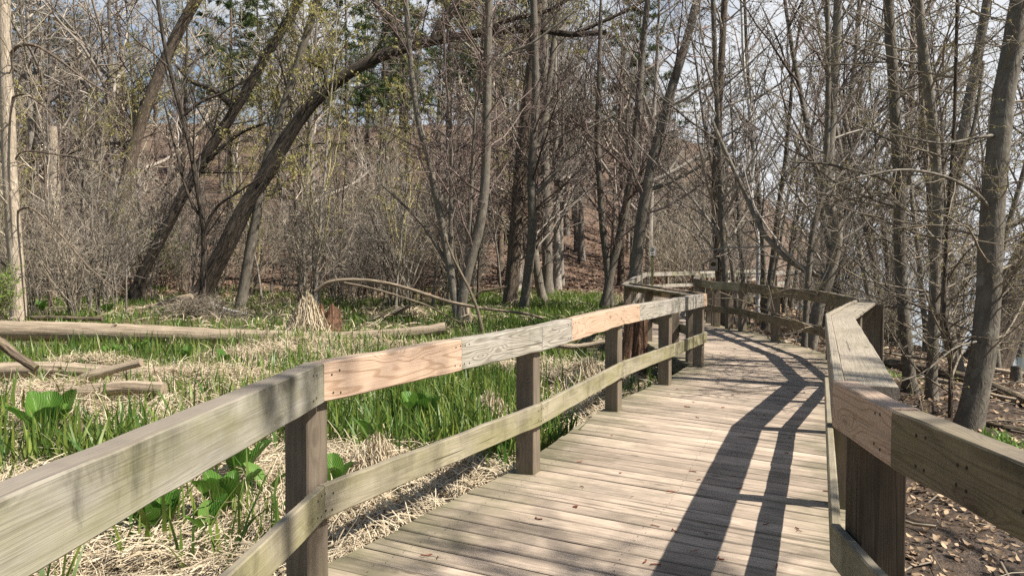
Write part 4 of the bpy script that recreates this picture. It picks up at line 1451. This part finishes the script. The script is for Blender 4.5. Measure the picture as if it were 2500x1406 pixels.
def straw_zone(n, xr, yr, lmin, lmax, wd, thr=-9, seed=0, hz=.10):
    x, y = rng.uniform(*xr, n), rng.uniform(*yr, n)
    k_ = left_of_deck(x, y) & ((x < np.interp(y, LD[:, 1], LD[:, 0]) - .45) | (rng.random(n) < .25)) & (np.abs(x) < y * .70 + 1.2) & (vnoise(x * .8, y * .8, seed) + .4 * vnoise(x * 2.3, y * 2.3, seed + 2) > thr)
    x, y = x[k_], y[k_]
    z = ground_h(x, y) + rng.uniform(0, 1, len(x)) ** 1.5 * hz * (1 + .8 * vnoise(x * 1.5, y * 1.5, 8))
    straw_bed(len(x), x, y, z, lmin, lmax, wd)


straw_zone(21000, (-4.5, .9), (1.6, 7), .2, .6, .0036, -.3, 21)
straw_zone(20000, (-8, 2.6), (6, 12), .3, .7, .0048, -.4, 22, .09)
straw_zone(24000, (-15, 2.6), (11, 20), .25, .6, .006, .02, 23, .09)
straw_zone(16000, (-26, 6), (20, 44), .3, .7, .011, -.1, 24, .2)
# straw heaped over the logs
def heap(n, p, sx, sy, hz, ang=0.):
    u, v = rng.normal(0, 1, n), rng.normal(0, 1, n)
    k_ = u * u + v * v < 5
    u, v = u[k_], v[k_]
    x = p[0] + u * sx * math.cos(ang) - v * sy * math.sin(ang)
    y = p[1] + u * sx * math.sin(ang) + v * sy * math.cos(ang)
    top = hz * np.exp(-(u * u + v * v) / 2)
    kk = left_of_deck(x, y)
    x, y, top = x[kk], y[kk], top[kk]
    straw_bed(len(x), x, y, ground_h(x, y) + top * rng.uniform(.55, 1.05, len(x)), .25, .6, .0045, .45, .12)


heap(2600, at(235, 905, 12.9), 1.0, .28, .36)
heap(4200, at(470, 935, 12.0), 1.0, .55, .28)
heap(2600, at(110, 968, 10.6), .7, .35, .25)
heap(1800, at(740, 850, 17.4), 1.0, .4, .22)
heap(1200, at(1010, 856, 17.0), .9, .25, .2)
heap(2200, at(1430, 880, 11.2), .6, .35, .36)
heap(1800, at(700, 860, 15.5), 1.4, .5, .2)
heap(2000, at(1190, 860, 13.6), .8, .5, .3)
straw.build('straw_litter', L_straw)
tag(bpy.data.objects['straw_litter'], 'flattened dry straw covering the marsh floor', 'straw', kind='stuff')


def tussock(label, px, py, Y, n, h, r, wd, stiff=.5, group=None, hang=False, lift=0.):
    p = at(px, py, Y)
    gz_ = float(ground_h(p[0], p[1])) + lift
    root = thing('straw_tussock', label, 'grass tussock', (p[0], p[1], gz_))
    m = MB()
    a = rng.uniform(0, 2 * PI, n)
    rr = r * np.sqrt(rng.random(n)) * .5
    d = np.stack([np.cos(a), np.sin(a), np.zeros(n)], 1)
    hh = h * rng.uniform(.45, 1.05, n)
    out = r * rng.uniform(.4, 1.3, n)
    u = np.linspace(0, 1, 6)
    droop = rng.uniform(.2, 1.1, n) * (1 - stiff) * 2
    P = d[:, None] * (rr[:, None] + out[:, None] * u ** 1.3)[..., None] + Z3 * (hh[:, None] * (1.9 * u - (0.9 + droop[:, None] * .75) * u ** 2))[..., None]
    if hang:                            # dead straw slumping from a point down to the ground
        top = h * rng.uniform(.35, 1.0, n) ** .7
        ro = r * rng.uniform(.25, 1.15, n) * (1.15 - .5 * top / h)
        b = rng.normal(0, r * .22, (n, 3)) * np.array([1.3, 1, 0])
        top = top * (1 - .5 * np.minimum(1, np.linalg.norm(b, axis=1) / (r * .6)))
        tw = rng.normal(0, .5, n)[:, None] * u
        dd = np.stack([np.cos(a[:, None] + tw), np.sin(a[:, None] + tw), np.zeros_like(tw)], 2)
        fall = rng.uniform(.75, 1.03, n)
        P = b[:, None] + dd * (ro[:, None] * (u ** 1.4))[..., None] + Z3 * (top[:, None] * (1 - fall[:, None] * u ** 1.25))[..., None]
    side = norm(np.stack([-np.sin(a), np.cos(a), rng.normal(0, .3, n)], 1))
    m.strips(P, wd * rng.uniform(.6, 1.3, n)[:, None] * np.array([1, 1, 1, .9, .7, .2]), side)
    m.build('blades', L_straw, root)
    return root


tussock('tall tussock of bleached straw above the fallen log beside the reddish stump', 752, 800, 19.3, 1300, 1.35, .72, .010, .75, hang=True)
tussock('drooping straw tuft seen under the first pink rail board', 918, 1055, 6.6, 620, .44, .40, .0033, .35, hang=True)
tussock('straw clump under the second grey stretch of rail', 1195, 975, 8.6, 640, .55, .48, .0042, .3, hang=True)
tussock('straw clump spilling beside the dark rotten stump', 1440, 905, 10.6, 800, .7, .6, .005, .25, hang=True)
for lb_, px_, r_ in (('straw tuft hanging over the long pale log above the propped limb', 300, .42), ('straw tuft hanging over the long pale log left of its middle', 430, .34), ('straw tuft hanging over the thin end of the long pale log', 935, .4)):
    tussock(lb_, px_, 812, 18.4, 80, .42, r_, .007, hang=True, lift=.02)
tussock('pale straw mound at the edge of the far iris bed', 1000, 770, 27, 300, .5, .5, .012, .4)


# --- skunk cabbages
def cabbage(label, px, py, nl, sz, seed):
    p = hit(px, py)
    rg = np.random.default_rng(seed)
    sz *= 1.3 if py > 950 else .8
    root = thing('skunk_cabbage', label, 'plant', (p[0], p[1], p[2] + .05), 'skunk cabbages in the marsh')
    m = MB()
    nu, nv = 9, 7
    for q in range(nl):
        a = 2 * PI * q / nl + rg.normal(0, .35)
        L = sz * rg.uniform(.7, 1.15)
        wd = L * rg.uniform(.24, .33)
        up = rg.uniform(.8, 1.4)
        ro = rg.normal(0, .5)
        V = []
        for i in range(nu):
            u = i / (nu - 1)
            th = up - .9 * u * rg.uniform(.8, 1.0) if i else up
            w_ = wd * (math.sin(PI * min(1, (u * .93 + .04)) ** .8) ** .75)
            cx = L * u * math.cos(up * (1 - .12 * u)) * .8 + .03
            cz = L * u * math.sin(up * (1 - .16 * u)) + .02
            for j in range(nv):
                v = (j / (nv - 1)) * 2 - 1
                yy = v * w_
                fold = abs(v) ** 1.5 * w_ * .6 + .012 * L * math.cos(u * 26 + abs(v) * 3)
                V.append((cx * math.cos(a) - yy * math.sin(a) - fold * .2 * math.cos(a), cx * math.sin(a) + yy * math.cos(a) - fold * .2 * math.sin(a), cz + fold))
        F = [(i * nv + j, i * nv + j + 1, i * nv + nv + j + 1, i * nv + nv + j) for i in range(nu - 1) for j in range(nv - 1)]
        U = [(jj / (nv - 1), ii_ / (nu - 1)) for i in range(nu - 1) for j in range(nv - 1) for ii_, jj in ((i, j), (i, j + 1), (i + 1, j + 1), (i + 1, j))]
        m.add(V, F, U, np.full(len(V), rg.random()))
    m.build('leaves', L_cabbage, root)
    return root


for i, (lb, px, py, nl, sz) in enumerate([
        ('skunk cabbage with upright leaves just left of the nearest post foot', 545, 1275, 5, .34),
        ('small rounded skunk cabbage in straw below the thick grey beam', 505, 1320, 3, .22),
        ('broad-leaved skunk cabbage below the middle of the thick grey beam', 392, 1318, 6, .25),
        ('skunk cabbage half hidden under the lower edge of the thick grey beam', 320, 1310, 4, .24),
        ('tall skunk cabbage right under the beam close to the nearest post', 585, 1190, 4, .30),
        ('single-leaved skunk cabbage against the left side of the nearest post', 655, 1225, 2, .22),
        ('skunk cabbage showing in the gap just right of the nearest post', 812, 1215, 4, .24),
        ('large glossy skunk cabbage under the pink board among dense iris', 1030, 1062, 7, .36),
        ('skunk cabbage between the drooping straw tuft and the lower rail', 900, 1108, 3, .26),
        ('dark skunk cabbage among iris near the left edge', 105, 1085, 6, .40),
        ('skunk cabbage in iris just above the thick grey beam at the left', 150, 1040, 4, .34),
        ('light green skunk cabbage between the pale log and the first pink board', 548, 905, 6, .40),
        ('skunk cabbage left of the light green one, in iris', 452, 893, 5, .42),
        ('yellowish skunk cabbage in front of the long pale log', 338, 872, 5, .42),
        ('skunk cabbage just above the propped pale limb', 262, 890, 6, .36),
        ('skunk cabbage behind the end of the straw-covered log', 295, 878, 6, .36),
        ('wide skunk cabbage under the leaning limbs behind the long log', 262, 772, 7, .6),
        ('skunk cabbage at the far left behind the pale trunk', 100, 768, 7, .6),
        ('skunk cabbage in shade before the big willow foot', 395, 775, 6, .5)]):
    cabbage(lb, px, py, nl, sz, 200 + i)
def clump(label, px, py, n, h, r_, wd):
    p = hit(px, py)
    root = thing('green_clump', label, 'plant', p)
    m = MB()
    x, y = rng.normal(0, r_, n), rng.normal(0, r_, n)
    P, Wd, sd_ = blades(n, x, y, h * rng.uniform(.5, 1.1, n), wd * rng.uniform(.7, 1.3, n), 1.1, base_z=np.zeros(n), curl=.5)
    m.strips(P, Wd, sd_)
    m.build('leaves', L_clump, root)


L_clump = leafmat('day_lily_leaf', (.16, .28, .05), (.22, .34, .09), .35, .45)
clump('fresh light green clump in the dead leaves at the right edge', 2450, 1095, 120, .26, .16, .012)
clump('small fresh green clump beside the cap board', 2165, 920, 70, .2, .12, .010)
clump('tiny fresh green clump left of the nearest smooth trunk foot', 2250, 928, 36, .15, .08, .009)
clump('tiny green clump by the foot of the dark rail', 1822, 800, 24, .2, .08, .012)


# --- leaves on the ground
lit = MB()


def leaves(n, x, y, size, mb, zoff=.012):
    z = ground_h(x, y) + rng.uniform(0, 1, n) * .03 + zoff
    a = rng.uniform(0, 2 * PI, n)
    L = size * rng.uniform(.6, 1.3, n)
    d = norm(np.stack([np.cos(a), np.sin(a), rng.normal(0, .35, n)], 1))
    side = norm(np.stack([-np.sin(a), np.cos(a), rng.normal(0, .5, n)], 1))
    c = np.stack([x, y, z], 1)
    cur = rng.uniform(-.05, .35, n) * L
    u = np.array([-.5, -.15, .2, .5])
    P = c[:, None] + d[:, None] * (L[:, None] * u)[..., None] + Z3 * (cur[:, None] * (u * 2) ** 2)[..., None]
    mb.strips(P, L[:, None] * np.array([.06, .28, .24, .03]), side)


def leaf_zone(n, xr, yr, size, ok, mb):
    x, y = rng.uniform(*xr, n), rng.uniform(*yr, n)
    k_ = ok(x, y) & (np.abs(x) < y * .70 + 1)
    leaves(k_.sum(), x[k_], y[k_], size, mb)


right_ok = lambda x, y: (x > np.interp(y, RD[:, 1], RD[:, 0]) + .05) & (x < np.interp(y, SHORE_Y, SHORE_X) - .6)
leaf_zone(9000, (1.4, 6), (1.6, 8), .05, lambda x, y: right_ok(x, y) & (vnoise(x * 1.6, y * 1.6, 31) + .5 * vnoise(x * 5, y * 5, 32) > .12), lit)
leaf_zone(16000, (3, 16), (7, 22), .075, right_ok, lit)
leaf_zone(12000, (5, 24), (20, 50), .16, right_ok, lit)
leaf_zone(5000, (-1.8, 2.4), (2.2, 12), .075, lambda x, y: left_of_deck(x, y) & (x > np.interp(y, LD[:, 1], LD[:, 0]) - .55), lit)
leaf_zone(4000, (-4, .5), (1.8, 8), .06, lambda x, y: left_of_deck(x, y) & (vnoise(x * 2, y * 2, 40) > .1), lit)
lit.build('leaf_litter', L_litter)
tag(bpy.data.objects['leaf_litter'], 'dead brown leaves strewn over the shore floor', 'leaves', kind='stuff')
slope = MB()
leaf_zone(30000, (-36, 30), (40, 78), .24, lambda x, y: x < np.interp(y, SHORE_Y, SHORE_X) - 3, slope)
slope.build('slope_leaf_litter', L_slope)
tag(bpy.data.objects['slope_leaf_litter'], 'reddish brown dead leaves covering the wooded slope', 'leaves', kind='stuff')

# fine sticks on the shore floor
stk = MB()
x, y = rng.uniform(1.6, 15, 1500), rng.uniform(2, 26, 1500)
k_ = right_ok(x, y)
x, y = x[k_], y[k_]
n = len(x)
a = rng.uniform(0, 2 * PI, n)
L = rng.uniform(.15, .9, n)
c = np.stack([x, y, ground_h(x, y) + .03], 1)
d = np.stack([np.cos(a), np.sin(a), rng.normal(0, .08, n)], 1)
u = np.linspace(-.5, .5, 4)
stk.tubes(c[:, None] + d[:, None] * (L[:, None] * u)[..., None] + rng.normal(0, .015, (n, 4, 3)), np.full((n, 4), .005) * rng.uniform(.6, 2.2, n)[:, None], 4)
stk.build('stick_litter', T_tan)
tag(bpy.data.objects['stick_litter'], 'thin dead sticks scattered on the shore floor', 'sticks', kind='stuff')

# brush heap under the big willow
br = MB()
p = hit(480, 775)
n = 900
a = rng.uniform(0, 2 * PI, n)
c = np.stack([p[0] + rng.normal(0, .75, n), p[1] + rng.normal(0, .5, n), np.zeros(n)], 1)
c[:, 2] = ground_h(c[:, 0], c[:, 1]) + rng.uniform(0, .75, n) * np.exp(-((c[:, 0] - p[0]) / 1.1) ** 2)
d = norm(np.stack([np.cos(a), np.sin(a), rng.normal(0, .5, n)], 1))
u = np.linspace(-.5, .5, 4)
br.tubes(c[:, None] + d[:, None] * (rng.uniform(.3, .9, n)[:, None] * u)[..., None] + rng.normal(0, .05, (n, 4, 3)), np.full((n, 4), .007), 3)
bo = br.build('brush_heap', T_tan)
tag(bo, 'low heap of bleached brushwood below the big leaning willow', 'brush heap')

# leafy green shrubs
def leafshrub(label, px, py, Y, h, w_, n, seed):
    rg = np.random.default_rng(seed)
    p = at(px, py, Y)
    root = thing('leafy_shrub', label, 'shrub', (p[0], p[1], float(ground_h(p[0], p[1]))))
    st, lf = MB(), MB()
    for q in range(9):
        d = norm(np.array([rg.normal(0, .5) * w_ / h, rg.normal(0, .4) * w_ / h, 1.]))
        P = np.stack([d * h * f + rg.normal(0, .03 * h, 3) * f for f in np.linspace(0, 1, 7)])
        R = np.linspace(.016, .005, 7)
        lv, tp = grow(rg, P, R, SHRUB[:2], .004)
        st.tubes(P, R, 4)
        for Q, RR, kk in lv:
            st.tubes(Q, RR, kk)
        specks(lf, rg, tp, n // 9, .07)
    st.build('stems', T_tan, root)
    lf.build('leaves', L_green, root)
    return root


leafshrub('green leafing shrub between the two leaning willow trunks', 395, 690, 44, 3.0, 2.2, 3200, 1)
leafshrub('low green leafing shrub right of the dark leaning trunk', 300, 700, 46, 2.6, 2.4, 2200, 2)
leafshrub('green leafing shrub at the left edge beside the pale trunk', 2, 790, 23, 1.7, .7, 1500, 3)

# small litter on the planks
dl = MB()
n = 90
f = rng.random(n)
y = 3.2 + 11 * rng.random(n) ** 1.3
lx, rx = np.interp(y, LD[:, 1], LD[:, 0]), np.interp(y, RD[:, 1], RD[:, 0])
x = lx + (rx - lx) * (.08 + .84 * f)
a = rng.uniform(0, 2 * PI, n)
L = rng.uniform(.02, .06, n)
c = np.stack([x, y, np.full(n, .004)], 1)
d = np.stack([np.cos(a), np.sin(a), np.zeros(n)], 1)
pr = np.stack([-np.sin(a), np.cos(a), np.zeros(n)], 1)
u = np.linspace(-.5, .5, 4)
dl.tubes(c[:, None] + d[:, None] * (L[:, None] * u)[..., None] + pr[:, None] * (rng.normal(0, .5, n)[:, None] * L[:, None] * u ** 2 * 2)[..., None], np.full((n, 4), .0035) * rng.uniform(.5, 1.3, n)[:, None], 4)
dl.build('catkin_litter', L_red)
tag(bpy.data.objects['catkin_litter'], 'tiny reddish fallen catkins on the planks', 'litter', kind='stuff')
